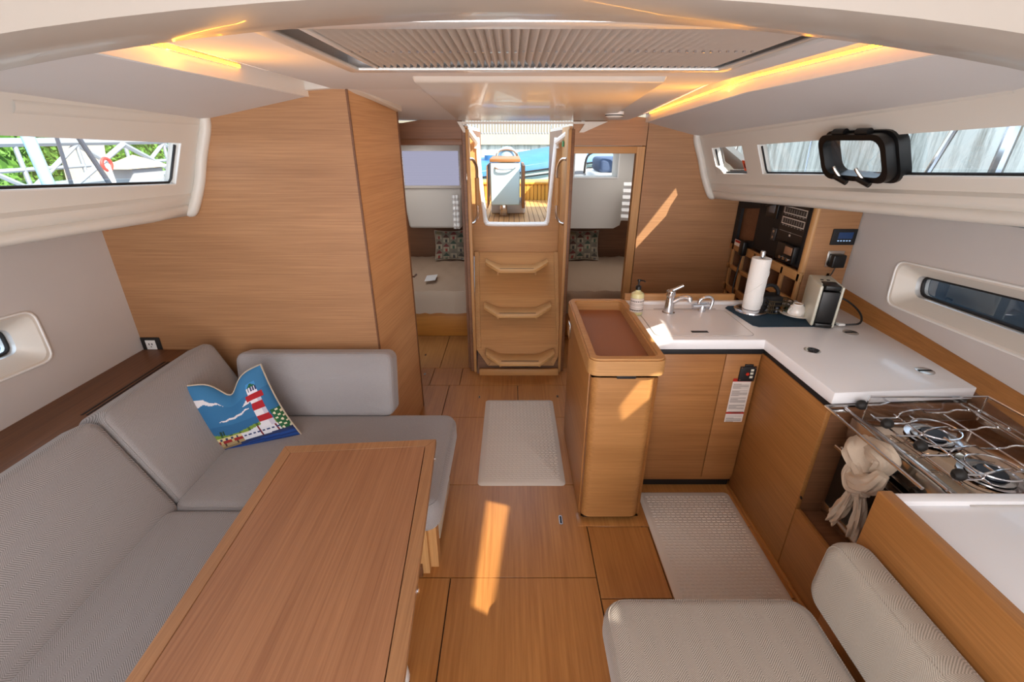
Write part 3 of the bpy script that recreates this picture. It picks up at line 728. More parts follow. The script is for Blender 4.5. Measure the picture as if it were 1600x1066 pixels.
# ---------------------------------------------------------------- lighthouse pillow
def pillow(name, label, W, Hh, Th, M, col, nu=110, nv=96, pipe=m_pipe, slump=0):
    o = thing(name, label, 'pillow', M @ V((0, -Hh / 2, 0)))
    def shp(u, v, sg):
        a, b = u * 2 - 1, v * 2 - 1
        x = W / 2 * a * (1 - .07 * (1 - a * a) * 0 - .09 * (1 - b * b)); y = Hh / 2 * b * (1 - .09 * (1 - a * a))
        t = max(0, (1 - a ** 2)) ** .5 * max(0, (1 - b ** 2)) ** .5
        z = sg * Th / 2 * t
        if slump:   # chopped top edge
            x *= 1 - .13 * b
            k = math.exp(-(a / .34) ** 2) * max(0, (b + .55) / 1.55) ** 2
            y -= slump * k; z *= 1 - .55 * k; 
            z += .012 * math.sin(a * 5) * (b > 0) * b * (1 - a * a) * (1 if sg > 0 else .4)
        return M @ V((x, y, z))
    sheet('printed_front', lambda u, v: shp(u, v, 1), nu, nv, col, m_print, o)
    bm = newbm(); n = 24; g = [[bm.verts.new(shp(i / n, j / n, -1)) for i in range(n + 1)] for j in range(n + 1)]
    for j in range(n):
        for i in range(n): bm.faces.new((g[j][i], g[j + 1][i], g[j + 1][i + 1], g[j][i + 1]))
    obj('back_cloth', bm, pipe, o)
    e = [(i / 24, 0) for i in range(24)] + [(1, i / 24) for i in range(24)] + [(1 - i / 24, 1) for i in range(24)] + [(0, 1 - i / 24) for i in range(24)]
    bm = newbm(); tube(bm, [shp(u, v, 1) for u, v in e], .0045, 6, closed=True); obj('piping', bm, pipe, o)
    return o
def lighthouse(u, v):
    # v up
    def inr(a, b, c, d): return a <= u <= b and c <= v <= d
    h = .5 * math.sin(u * 37) * .008
    if v < .12 + .05 * max(0, u - .45) : return '123F86' if math.sin(v * 120 + u * 8) > -.3 else '0E2F6B'
    # tower
    cx = .815 + (v - .5) * .0; wt_ = .075 - (v - .3) * .035
    if .27 < v < .86 and abs(u - cx) < wt_:
        if v > .81: return '1F5A3C' if abs(u - cx) < (.86 - v) * 1.1 else ('3E86C0')
        if v > .76: return 'D6D2D8' if int(u * 70) % 2 else '27315E'
        if v > .73: return 'D9D6E2'
        bands = int((v - .27) / .085)
        return 'A01420' if bands in (1, 3) or .66 < v < .73 else ('D6D2D8' if u < cx + wt_ * .3 else 'B9B4C4')
    if .66 < v < .73 and abs(u - cx) < .10: return 'A01420'
    if v < .155 + .05 * max(0, u - .45):
        return '7F6A4A' if u < .45 else '1D2C56'
    if u > .90 and v < .46: return '1E5A34' if math.sin(u * 90) * math.sin(v * 90) > -.4 else 'D8D2B8'
    # boats
    if .50 < u < .98 and .14 < v < .29 + .02 * math.sin(u * 20):
        if v < .17: return '20305E'
        if .215 < v < .235 and int(u * 60) % 3: return '2A3766'
        if abs(u - .70) < .006 or abs(u - .87) < .008: return '6B1422'
        return 'CFCFD6'
    # shore
    if v < .20: return '9A8560' if int(u * 50) % 7 else '3A2A28'
    if v < .235: return '8C1C1E' if (.05 < u < .5 and int(u * 40) % 5) else 'B9A374'
    if v < .285:
        return '2E3A5C' if int(u * 48) % 3 == 0 and .24 < v < .275 else 'CDBE8E'
    if v < .33 + .03 * math.sin(u * 9 + 1): return '6D8A34' if math.sin(u * 60) > -.6 else '3E5A26'
    if v < .37 and (abs(u - .13) < .035 or abs(u - .30) < .03) and math.sin(u * 160) > -.3: return '1B3A28'
    # clouds
    if abs(v - (.80 - .10 * u + .012 * math.sin(u * 40))) < .045 * max(0, 1 - abs(u - .12) / .30): return 'D2CDD0'
    if abs(v - (.53 + .22 * (u - .45) + .006 * math.sin(u * 60))) < .018 * max(0, 1 - abs(u - .52) / .20) ** .5: return 'D2CDD0'
    if abs(v - (.66 + .4 * (u - .7))) < .035 * max(0, 1 - abs(u - .74) / .10): return 'D2CDD0'
    t = int(v * 8) / 8
    return '245C88' if v < .45 else ('2B6692' if v < .75 else '34709C')
pc = V((-1.305, 1.86, .600))
ux = V((.40, .10, .085)); uy = V((.005, .07, .36))
ux.normalize(); uy = (uy - ux * uy.dot(ux)).normalized()
Mp = basis(pc, ux, uy)
pillow('throw_pillow', 'blue throw pillow printed with a red and white striped lighthouse', .405, .40, .13, Mp, lighthouse, slump=.085)

# ================================================================ FOLDING TABLE
TB = thing('folding_table', 'long wooden folding saloon table with a framed top', 'table', (-.56, .5, 0))
zt = .72
def tq(u, y):  # u 0..1 from left edge to right edge
    return V((lerp(-.874 - .0 * y, -.300, u) + (1.47 - y) * lerp(.036, .072, u), y + .045 * u * (1 if y > 1.3 else 0), zt))
yT, yN = 1.445, -.75
bm = newbm(); prism(bm, [tq(0.07, yN), tq(.93, yN), tq(.93, yT - .045) - V((0, .0, 0)), tq(.07, yT - .045)], (0, 0, -.022)); obj('centre_panel', bm, m_table, TB)
for a, b, c, d in (((0, yN), (.066, yN), (.066, yT - .042), (0, yT)), ((.934, yN), (1, yN), (1, yT), (.934, yT - .042)), ((0, yT), (.066, yT - .042), (.934, yT - .042), (1, yT))):
    bm = newbm(); prism(bm, [tq(*a), tq(*b), tq(*c), tq(*d)], (0, 0, -.024)); bev(bm, .0015, 1); obj('edge_board', bm, m_tedge, TB)
bm = newbm(); prism(bm, [tq(.01, yN) - V((0, 0, .027)), tq(.992, yN) - V((0, 0, .027)), tq(.992, yT - .004) - V((0, 0, .027)), tq(.01, yT - .004) - V((0, 0, .027))], (0, 0, -.022)); obj('folded_leaf', bm, m_tedge, TB)
bm = newbm(); prism(bm, [tq(.02, yN) - V((0, 0, .024)), tq(.985, yN) - V((0, 0, .024)), tq(.985, yT - .01) - V((0, 0, .024)), tq(.02, yT - .01) - V((0, 0, .024))], (0, 0, -.003)); obj('leaf_gap', bm, m_rubber, TB)
for px, py in ((668, 716), (632, 922)):
    y = PZ(px, py, .70).y; e = tq(1, y)
    bm = newbm(); lathe(bm, [(0, 0), (.011, 0), (.011, .003), (.006, .004), (.006, .006), (0, .006)], (e.x + .001, y, .697), 14, RY(90)); obj('latch', bm, m_chrome, TB)
for y in (1.15, -.2):
    obj('leg', rbox(-.64, -.50, y - .05, y + .05, .02, .67, .01), m_trimz, TB)
    obj('foot_plate', rbox(-.70, -.44, y - .09, y + .09, 0, .02, .006), m_trimy, TB)
# white domed foot by the lower edge of the picture
p = PZ(631, 1062, .0)
bm = newbm(); lathe(bm, [(0, .085), (.03, .082), (.05, .07), (.062, .045), (.066, .0), (0, 0)], (p.x - .045, p.y - .0, 0), 24)
FD = one('floor_dome', bm, m_wht, 'small white domed fitting on the floor beside the table edge', 'fitting')

# ================================================================ STEPS
SPX0, SPX1 = -.305, .42
STP = thing('companionway_steps', 'leaning wooden companionway steps with three curved treads', 'steps', (.06, 3.4, 0))
def lean(z): return 3.40 + (z - .06) * .70
def LP(x, z, o=0): return V((x, lean(z) - o * .82, z + o * .57))
A = [LP(-.285, .89), LP(.385, .89), LP(.42, .19), LP(.345, .07), LP(-.20, .07), LP(-.305, .19)]
bm = newbm(); prism(bm, A, (0, .02, 0)); obj('backboard', bm, m_trimx, STP)
for (xa, za, xb, zb) in ((-.328, .89, -.305, .19), (.402, .89, .42, .19)):
    s = 1 if xa < 0 else -1
    bm = newbm(); prism(bm, [LP(xa, za, .0), LP(xa + s * .04, za, 0), LP(xb + s * .045, zb, 0), LP(xb, zb, 0)], V((0, -.82, .57)) * .018); bev(bm, .003, 1); obj('stile', bm, m_trimz, STP)
for (xa, za, xb, zb) in ((-.305, .19, -.20, .07), (.42, .19, .345, .07)):
    s = 1 if xa < 0 else -1
    bm = newbm(); prism(bm, [LP(xa, za, 0), LP(xa + s * .045, za, 0), LP(xb + s * .02, zb + .02, 0), LP(xb, zb, 0)], V((0, -.82, .57)) * .018); obj('corner_stile', bm, m_trimx, STP)
obj('kick_board', rbox(-.27, .385, 3.362, 3.388, 0, .058, .004), m_trimx, STP)
bm = newbm(); prism(bm, [LP(-.29, .0, -.035), LP(.392, .0, -.035), LP(.392, .30, -.035), LP(-.29, .30, -.035)], (0, .02, 0)); obj('casing', bm, m_dark, STP)
m_tread = wood('tread_oak', 'DDB077', 'C09158', 'x')
for zt_, x0s, x1s, dp in ((.80, -.225, .305, .18), (.485, -.235, .325, .19), (.155, -.215, .345, .18)):
    yb_ = lean(zt_) - .005; yf = yb_ - dp; w_ = x1s - x0s; cx = (x0s + x1s) / 2
    bm = newbm(); xs = [-.5, -.485, -.30, -.26, 0, .26, .30, .485, .5]; zo = [.052, .048, .004, 0, 0, 0, .004, .048, .052]
    fy = [.075, .062, .004, 0, 0, 0, .004, .062, .075]
    top = [(cx + a * w_, zt_ + b, yf + c) for a, b, c in zip(xs, zo, fy)]
    vs = []
    for x, z, y in top: vs += [V((x, y, z)), V((x, yb_, z)), V((x, yb_, z - .028)), V((x, y, z - .028))]
    n = len(top); fs = [(0, 1, 2, 3), tuple(4 * (n - 1) + k for k in (3, 2, 1, 0))]
    for i in range(n - 1):
        for k in range(4): fs.append((4 * i + k, 4 * i + 4 + k, 4 * i + 4 + (k + 1) % 4, 4 * i + (k + 1) % 4))
    add(bm, vs, fs); bev(bm, .004, 2); tr = obj('tread', bm, m_tread, STP)
    obj('grip_strip', rbox(cx - w_ * .30, cx + w_ * .30, yf + .035, yf + .045, zt_ - .001, zt_ + .0012, .0005, 1), m_blackm, tr)
    for s in (-1, 1): obj('bracket', rbox(cx + s * .16 - .008, cx + s * .16 + .008, yf + .05, yb_ + .02, zt_ - .06, zt_ - .028, .003), m_trimz, tr)
# grab handles on the side walls
for px0, lab, X_, s in ((735, 'curved steel and wood grab handle left of the companionway', -.318, 1), (880, 'curved steel and wood grab handle right of the companionway', .397, -1)):
    o = thing('grab_handle', lab, 'handle', (X_, 3.62, 1.4), 'companionway grab handles')
    xi = X_ + s * .052; y_ = 3.66
    bm = newbm(); tube(bm, smooth([(X_, y_ - .09, 1.665), (X_ + s * .03, y_ - .05, 1.66), (xi, y_ - .01, 1.61), (xi, y_ + .01, 1.53)], 6), .012, 10); obj('steel_end', bm, m_chrome, o)
    bm = newbm(); tube(bm, smooth([(X_, y_ - .09, 1.20), (X_ + s * .03, y_ - .05, 1.21), (xi, y_ - .01, 1.26), (xi, y_ + .01, 1.33)], 6), .012, 10); obj('steel_end', bm, m_chrome, o)
    bm = newbm(); tube(bm, [(xi, y_ + .01, 1.53), (xi, y_ + .012, 1.43), (xi, y_ + .01, 1.33)], .017, 10); obj('wooden_grip', bm, m_trimz, o)
p = PY(878, 221, 3.8)
bm = newbm(); box(bm, .385, .3935, 3.78, 3.84, 1.745, 1.785); one('green_sticker', bm, mat('green_sticker', '3B8A55', .5), 'tiny green sticker above the right grab handle', 'sticker')

# ================================================================ MATS
def floormat(label, x0, x1, y0, y1, group='woven floor mats'):
    o = thing('floor_mat', label, 'mat', ((x0 + x1) / 2, (y0 + y1) / 2, 0), group)
    cx, cy = (x0 + x1) / 2, (y0 + y1) / 2; w_, h_ = x1 - x0, y1 - y0
    bm = newbm(); a = rrect(w_, h_, .025); b = rrect(w_ - .03, h_ - .03, .018)
    n = len(a)
    add(bm, [V((cx + p[0], cy + p[1], .0005)) for p in a] + [V((cx + p[0], cy + p[1], .003)) for p in a] + [V((cx + p[0], cy + p[1], .012)) for p in b],
        [(i, (i + 1) % n, n + (i + 1) % n, n + i) for i in range(n)] + [(n + i, n + (i + 1) % n, 2 * n + (i + 1) % n, 2 * n + i) for i in range(n)] + [tuple(range(2 * n, 3 * n)), tuple(range(n))[::-1]])
    obj('pad', bm, m_mat, o)
    # basket weave: little raised bricks, alternately turned
    bm = newbm(); cw, ch = .0245, .0175; nx = int((w_ - .05) / cw); ny = int((h_ - .05) / ch)
    for j in range(ny):
        for i in range(nx):
            x = cx - nx * cw / 2 + (i + .5 + .25 * (j % 2)) * cw; y = cy - ny * ch / 2 + (j + .5) * ch
            a, b = cw * .36, ch * .30
            vs = [V((x - a, y - b, .012)), V((x + a, y - b, .012)), V((x + a, y + b, .012)), V((x - a, y + b, .012)), V((x - a * .75, y, .0146)), V((x + a * .75, y, .0146))]
            add(bm, vs, [(0, 1, 5, 4), (1, 2, 5), (2, 3, 4, 5), (3, 0, 4)])
    obj('weave', bm, m_mat, o, sm=False, kind='stuff')
    return o
floormat('beige woven mat on the floor before the companionway steps', -.196, .305, 2.04, 2.965)
floormat('beige woven mat on the floor of the galley', .695, 1.195, 1.06, 1.985)

# ================================================================ ISLAND
IX0, IX1, IY0, IY1 = .345, .645, 1.775, 2.55
IS = thing('galley_island', 'narrow wooden galley island with a raised tray rim on top', 'cabinet', ((IX0 + IX1) / 2, 2.15, 0))
def rprism(x0, x1, y0, y1, z0, z1, r, m, name, par, bevr=.0):
    bm = newbm(); cx, cy = (x0 + x1) / 2, (y0 + y1) / 2
    prism(bm, [(cx + a, cy + b, z0) for a, b in rrect(x1 - x0, y1 - y0, r, 6)], (0, 0, z1 - z0))
    if bevr: bev(bm, bevr, 2)
    return obj(name, bm, m, par)
obj('side_panel', rbox(IX0, IX0 + .02, IY0 + .045, IY1, .02, .842, .003), m_isly, IS)
obj('carcass', rbox(IX0 + .02, IX1 - .01, IY0 + .05, IY1, .02, .842, .003), m_isly, IS)
rprism(IX0 + .005, IX1, IY0, IY0 + .05, .035, .838, .045, m_isl, 'door', IS)
obj('plinth', rbox(IX0 + .02, IX1 - .02, IY0 + .03, IY1 - .02, 0, .04, .003), m_rubber, IS)
obj('base_plate', rbox(IX0 - .012, IX1 + .03, IY0 - .03, IY0 + .06, 0, .004, .001), m_floor, IS)
obj('shadow_gap', rbox(IX0 + .01, IX1 - .02, IY0 + .02, IY1 - .01, .842, .862, .002), m_blackm, IS)
rim_o = rrect(.338, IY1 - IY0 + .045, .045, 6); rim_i = rrect(.262, IY1 - IY0 - .045, .02, 6); cx, cy = .499, (IY0 + IY1) / 2 - .005
bm = newbm(); fprism(bm, [(cx + a, cy + b, .862) for a, b in rim_o], [(cx + a, cy + b, .862) for a, b in rim_i], (0, 0, .078))
bmesh.ops.recalc_face_normals(bm, faces=bm.faces)
bmesh.ops.bevel(bm, geom=[e for e in bm.edges if e.verts[0].co.z > .93 and e.verts[1].co.z > .93 and e.calc_face_angle(0) > .8], offset=.008, segments=2, affect='EDGES')
obj('tray_rim', bm, m_trimx, IS)
bm = newbm(); prism(bm, [(cx + a, cy + b, .872) for a, b in rrect(.264, IY1 - IY0 - .043, .02, 6)], (0, 0, .012)); obj('tray_floor', bm, m_leather, IS)
p = PX(890, 515, IX0); obj('door_catch', rbox(IX0 - .006, IX0, p.y - .045, p.y + .045, p.z - .045, p.z + .045, .004), m_steel, IS)
obj('latch_notch', rbox(.46, .545, IY0 - .004, IY0 + .02, .834, .856, .003), m_blackm, IS)

# ================================================================ GALLEY
CZ = .92; GY = 2.007; GX = 1.222
GA = thing('galley_cabinet', 'wooden galley cabinet under the white worktop, turning the corner', 'cabinet', (1.2, 2.2, 0))
obj('carcass', rbox(.66, 1.83, GY + .03, 2.52, .05, .862, .003), m_islz, GA)
xs_ = PY(1109, 600, GY + .01).x
d = obj('door', rbox(.66, 1.045, GY + .008, GY + .03, .085, .838, .002), m_islz, GA)
obj('door', rbox(1.049, GX - .004, GY + .008, GY + .03, .085, .838, .002), m_islz, GA)
obj('toe_kick', rbox(.66, GX, GY + .045, GY + .06, .0, .085, .002), m_rubber, GA)
obj('side_panel', rbox(GX, GX + .02, 1.515, GY + .03, .0, .842, .002), m_isly, GA)
obj('end_panel', rbox(GX + .015, 1.80, 1.518, 1.535, .0, .86, .002), m_dark, GA)
obj('low_door', rbox(GX, GX + .02, 1.045, 1.510, .0, .345, .002), m_isly, GA)
obj('low_shelf', rbox(GX + .02, 1.80, 1.045, 1.512, .30, .33, .002), m_dark, GA)
obj('cove_strip', rbox(GX - .012, GX, 1.05, GY + .03, 0, .02, .002), m_floor, GA)
obj('shadow_gap', rbox(.66, GX + .01, GY + .012, GY + .04, .838, .872, .001), m_blackm, GA)
obj('shadow_gap', rbox(GX + .005, GX + .04, 1.52, GY + .03, .842, .872, .001), m_blackm, GA)
bm = newbm(); lathe(bm, [(0, 0), (.007, 0), (.007, .002), (0, .002)], PX(1252, 778, GX - .001), 12, RY(-90)); obj('lock_mark', bm, m_rubber, GA)
# worktop L-shaped
WT = thing('worktop', 'white L-shaped galley worktop with moulded edge', 'worktop', (1.2, 2.2, .87))
bm = newbm(); L_ = [(.648, GY), (1.215, GY), (1.222, 1.505), (1.80, 1.545), (1.86, 2.2), (1.86, 2.545), (.648, 2.545)]
prism(bm, [(x, y, .868) for x, y in L_], (0, 0, .052)); bev(bm, .005, 2); obj('slab', bm, m_top, WT)
obj('back_upstand', rbox(.648, 1.66, 2.515, 2.545, .915, .938, .004), m_top, WT)
# sink cover with its outline and slot
sc = [PZ(1003, 484, CZ), PZ(1133, 484, CZ), PZ(1174, 524, CZ), PZ(1040, 527, CZ)]
sx0, sx1, sy0, sy1 = .70, 1.19, 2.05, 2.42
bm = newbm(); a = rrect(sx1 - sx0, sy1 - sy0, .03); cx, cy = (sx0 + sx1) / 2, (sy0 + sy1) / 2
fprism(bm, [(cx + p[0], cy + p[1], CZ + .0004) for p in a], [(cx + p[0] * .992, cy + p[1] * .99, CZ + .0004) for p in a], (0, 0, .0012)); 
obj('cover_joint', bm, mat('joint_grey', 'A39C95', .6), WT)
bm = newbm(); prism(bm, [(cx + p[0], cy + p[1], CZ + .0003) for p in rrect(sx1 - sx0 - .008, sy1 - sy0 - .008, .028)], (0, 0, .002)); obj('sink_cover', bm, m_top, WT)
p = PZ(1093, 519, CZ); obj('finger_slot', rbox(p.x - .042, p.x + .042, p.y - .013, p.y + .010, CZ + .0012, CZ + .0034, .001, 1), m_rubber, WT)
for px, py, k in ((1269, 548, 'ring'), (1329, 520, 'bar'), (1445, 580, 'bar')):
    p = PZ(px, py, CZ); bm = newbm(); lathe(bm, [(0, .0008), (.034, .0008), (.034, .0022), (.026, .003), (.0, .003)], p, 24)
    f = obj('lid_pull', bm, m_chrome if k == 'ring' else m_steel, WT)
    if k == 'ring':
        for i in range(5): 
            a = i * 2 * math.pi / 5; obj('pull_hole', rbox(p.x + .016 * math.cos(a) - .005, p.x + .016 * math.cos(a) + .005, p.y + .016 * math.sin(a) - .005, p.y + .016 * math.sin(a) + .005, CZ + .003, CZ + .0036, .001, 1), m_blackm, f)
    else: obj('pull_bar', rbox(p.x - .028, p.x + .028, p.y - .006, p.y + .006, CZ + .003, CZ + .0045, .001, 1), m_rubber, f)
bm = newbm(); box(bm, .80, 1.15, 2.437, 2.440, CZ + .0003, CZ + .001); obj('tap_rail', bm, m_rubber, WT)
# wood backboard behind the sink and splash board along the hull
one('back_board', rbox(.66, 1.30, 2.548, 2.57, .80, .972, .003), m_trimx, 'low orange-brown wooden back board behind the sink', 'board')
bm = newbm(); prism(bm, [(1.80, 1.03, .80), (1.80, 1.545, .90), (1.86, 2.54, .90), (XRs - .005, 2.54, 1.02), (XRs - .005, 1.4, .92), (XRs - .005, 1.03, .885)][::-1], (.02, 0, 0))
one('splash_board', bm, m_isly, 'sloping wooden splash board between worktop and starboard hull lining', 'board')
bm = newbm(); prism(bm, [(1.80, .9, .30), (1.80, 1.56, .30), (1.80, 1.56, .90), (1.80, .9, .80)], (.03, 0, 0)); struct('wall_stove_back', bm, m_dark)
# panel + warning label on the cabinet door
p = PY(1167, 583, GY + .008)
CP = thing('control_box', 'black remote control box with a red button on the galley cabinet', 'control panel', (p.x, GY, p.z - .04))
yq = GY + .006
obj('face', rbox(p.x - .040, p.x + .040, yq - .008, yq + .001, p.z - .043, p.z + .038, .003), m_blackm, CP)
obj('top_tab', rbox(p.x - .020, p.x + .022, yq - .006, yq + .001, p.z + .038, p.z + .050, .002), m_blackm, CP)
bm = newbm(); lathe(bm, [(0, 0), (.008, 0), (.008, .004), (0, .004)], (p.x - .002, yq - .008, p.z), 16, RX(90)); obj('red_button', bm, mat('red_plastic', 'C0301E', .4), CP)
for dz in (.02, .002, -.018): obj('symbol', rbox(p.x + .012, p.x + .027, yq - .0088, yq - .0075, p.z + dz - .006, p.z + dz + .006, .0005, 1), m_cream, CP)
for a in (-1, 1):
    for b in (-1, 1):
        bm = newbm(); lathe(bm, [(0, 0), (.003, 0), (.003, .0015), (0, .0015)], (p.x + a * .034, yq - .008, p.z + b * .034), 8, RX(90)); obj('screw', bm, m_chrome, CP)
lc = PY(1152.5, 626, yq)
WLb = thing('warning_label', 'tall white WARNING label with red headers on the galley cabinet', 'label', (lc.x, yq, lc.z - .125))
def wl(u, v):
    if v > .93: return 'B3251B'
    if .19 < v < .235: return 'B3251B'
    if v > .90 or .15 < v < .19: return 'DDD3CB'
    k = (v * 46) % 1; para = math.sin(v * 40) > -.75
    if .06 < u < (.93 if int(v * 46) % 4 else .5) and k < .42 and para: return '6A625E' if (int(u * 60) * 7 + int(v * 46) * 3) % 5 else 'C8BEB7'
    return 'DDD3CB'
sheet('label_print', lambda u, v: (lc.x - .046 + .092 * u, yq - .0012, lc.z - .128 + .256 * v), 60, 184, wl, m_printl, WLb)
text('WARNING', .014, basis((lc.x + .004, yq - .0018, lc.z + .119), (1, 0, 0), (0, 0, 1)), m_blackm, WLb, 'heading')
text('WARNING', .010, basis((lc.x + .004, yq - .0018, lc.z - .0735), (1, 0, 0), (0, 0, 1)), m_blackm, WLb, 'heading')

# ---- things on the worktop
# soap bottle
p = PZ(993, 490, CZ + .003); p.z = CZ + .0025
SB = thing('soap_bottle', 'round cream soap bottle with black pump beside the sink', 'soap bottle', p)
bm = newbm(); lathe(bm, [(0, 0), (.033, 0), (.0355, .004), (.0355, .105), (.032, .118), (.016, .128), (.013, .132), (.013, .140), (0, .140)], p, 24); obj('bottle_body', bm, m_soap, SB)
def soapl(u, v):
    if v < .05 or v > .95: return 'B9A99A'
    if (.72 < v < .84 and int(u * 36) % 3) or (.10 < v < .2 and int(u * 40) % 4): return '54504E'
    if .25 < v < .65 and int(v * 50) % 3 == 0 and int(u * 60) % 4: return '9A8F88'
    return 'DDD2CB'
sheet('paper_label', lambda u, v: (p.x + .0362 * math.cos(-math.pi * .98 + u * math.pi * .98), p.y + .0362 * math.sin(-math.pi * .98 + u * math.pi * .98), p.z + .018 + .078 * v), 60, 30, soapl, m_printl, SB)
bm = newbm(); lathe(bm, [(0, .138), (.015, .138), (.015, .156), (.009, .160), (.005, .162), (.005, .182), (.010, .184), (.010, .194), (0, .196)], p, 16); tube(bm, [p + V((0, 0, .189)), p + V((.022, -.014, .190)), p + V((.028, -.018, .184))], .004, 8); obj('pump', bm, m_black, SB)
# mixer tap
p = PZ(1044, 489, CZ); p.z = CZ + .002
TP = thing('mixer_tap', 'chrome single-lever mixer tap behind the sink cover', 'tap', p)
bm = newbm(); lathe(bm, [(0, 0), (.034, 0), (.034, .004), (.028, .008), (.025, .05), (.0225, .085), (.023, .095), (.026, .105), (.024, .125), (.016, .132), (0, .134)], p, 24); obj('body', bm, m_chrome, TP)
bm = newbm(); tube(bm, smooth([p + V((.015, -.01, .065)), p + V((.04, -.02, .085)), p + V((.065, -.032, .098)), p + V((.088, -.044, .096))], 5), [.013] * 10 + [.0125] * 6, 12); obj('spout', bm, m_chrome, TP)
bm = newbm(); tube(bm, [p + V((.086, -.043, .104)), p + V((.092, -.046, .080))], .013, 14); obj('nozzle', bm, m_chrome, TP)
bm = newbm(); tube(bm, [p + V((0, 0, .125)), p + V((.025, -.01, .142)), p + V((.055, -.02, .162))], [.012, .009, .008], 10); obj('lever', bm, m_chrome, TP)
# small folding tap
p = PZ(1096, 487, CZ); p.z = CZ + .002
T2 = thing('folding_tap', 'small chrome fold-down drinking water tap right of the mixer', 'tap', p)
bm = newbm(); lathe(bm, [(0, 0), (.020, 0), (.020, .02), (.017, .035), (0, .036)], p, 18); obj('base', bm, m_chrome, T2)
bm = newbm(); tube(bm, [p + V((-.055, .0, .03)), p + V((.035, .0, .034))], .016, 14); obj('valve_body', bm, m_chrome, T2)
bm = newbm(); tube(bm, smooth([p + V((-.024, 0, .03)), p + V((-.018, 0, .065)), p + V((.01, 0, .082)), p + V((.04, -.002, .080)), p + V((.05, -.004, .06)), p + V((.042, -.006, .015))], 5), .0085, 10); obj('swan_neck', bm, m_chrome, T2)
# paper towel holder and roll
p = PZ(1172, 487, CZ); p.z = CZ + .0045
PH = thing('towel_holder', 'round chrome paper towel holder with a centre post', 'towel holder', p)
bm = newbm(); lathe(bm, [(0, 0), (.083, 0), (.087, .004), (.086, .010), (.078, .014), (.02, .016), (0, .016)], p, 40); obj('base', bm, m_chrome, PH)
bm = newbm(); lathe(bm, [(0, .014), (.006, .014), (.006, .30), (.013, .305), (.013, .33), (.010, .337), (0, .338)], p, 20); obj('post', bm, m_chrome, PH)
PR = thing('paper_towel_roll', 'white paper towel roll standing on the chrome holder', 'paper towels', p + V((0, 0, .016)))
bm = newbm(); prof = [(.018, .018), (.046, .018), (.0475, .022), (.048, .15), (.0475, .293), (.046, .297), (.018, .297)]; lathe(bm, prof + [prof[0]], p, 40)
for v in bm.verts:
    d = v.co - p; a = math.atan2(d.y, d.x); rr = math.hypot(d.x, d.y)
    if rr > .03: k = 1 + .02 * math.sin(a * 2 + d.z * 9); v.co.x = p.x + d.x * k; v.co.y = p.y + d.y * k
obj('roll', bm, m_paper, PR)
bm = newbm(); hel = []
for i in range(26):
    t = i / 25; a = -2.9 + t * 2.6; z = .10 + .13 * t; hel.append(p + V((.0495 * math.cos(a), .0495 * math.sin(a), z)))
tube(bm, hel, .0016, 6, flat=1); obj('loose_edge', bm, m_paper, PR)
bm = newbm(); hel = [p + V((.0493 * math.cos(-1.2 + t * 1.0), .0493 * math.sin(-1.2 + t * 1.0), .12 - .09 * t)) for t in [i / 10 for i in range(11)]]; tube(bm, hel, .0014, 6); obj('loose_edge', bm, m_paper, PR)
# navy mat
bm = newbm(); mp_ = [PZ(1133, 482, CZ), PZ(1176, 509, CZ), PZ(1186, 511.5, CZ), PZ(1296, 511, CZ), PZ(1307, 508, CZ), PZ(1278, 474, CZ), PZ(1137, 479, CZ)]
prism(bm, [(q.x, min(q.y, 2.505), CZ + .0006) for q in mp_], (0, 0, .0035)); one('drying_mat', bm, m_navy, 'navy drying mat under the coffee machine and towel holder', 'mat')
mz = CZ + .0045
# saucer and upturned cup
p = PZ(1244, 493, mz); p.z = mz
bm = newbm(); lathe(bm, [(0, 0), (.042, 0), (.056, .004), (.084, .012), (.087, .014), (.082, .0145), (.052, .007), (0, .006)], p, 36); one('saucer', bm, m_ceram, 'white saucer on the navy mat', 'saucer', loc=p)
p = p + V((-.002, .004, .0068))
CPp = thing('coffee_cup', 'upturned white coffee cup on the saucer', 'cup', p)
bm = newbm(); lathe(bm, [(.042, 0), (.0435, .003), (.042, .023), (.034, .046), (.025, .053), (.0245, .060), (.021, .060), (.020, .054), (0, .054)], p, 32); obj('bowl', bm, m_ceram, CPp)
bm = newbm(); lathe(bm, [(.0205, .0542), (.0205, .0552), (0, .0552)], p, 24); obj('foot_stain', bm, mat('coffee_stain', 'C9A77E', .5), CPp)
bm = newbm(); tube(bm, smooth([p + V((-.037, -.014, .012)), p + V((-.056, -.022, .014)), p + V((-.058, -.023, .032)), p + V((-.035, -.015, .040))], 5), .0035, 8); obj('cup_handle', bm, m_ceram, CPp)
# coffee machine
c0 = PZ(1288, 507, mz)
CM = thing('coffee_machine', 'narrow cream and black capsule coffee machine on the navy mat', 'coffee machine', (1.62, 2.25, mz))
Mc = T(1.525, 2.175, mz) @ RZ(-17) @ Matrix.Diagonal((.95, .95, .90, 1))
# local: x across (width .12), y depth (.26), front (black) faces +x-ish; cream flank faces -x
obj('body', rbox(0, .016, .0, .235, .0, .235, .008, 3, Mc), m_cream, CM)
obj('front_block', rbox(.016, .100, -.0, .215, .02, .205, .006, 3, Mc), m_black, CM)
obj('right_flank', rbox(.100, .112, .0, .235, .0, .235, .006, 3, Mc), m_cream, CM)
obj('top_cover', rbox(.004, .108, .05, .235, .205, .235, .006, 3, Mc), m_cream, CM)
obj('top_lever', rbox(.022, .094, -.004, .09, .212, .240, .005, 3, Mc), m_black, CM)
obj('drip_tray', rbox(.018, .098, -.012, .06, .0, .022, .004, 2, Mc), m_black, CM)
obj('button', rbox(.03, .045, .12, .135, .234, .238, .002, 2, Mc), m_rubber, CM)
obj('button', rbox(.06, .075, .12, .135, .234, .238, .002, 2, Mc), m_rubber, CM)
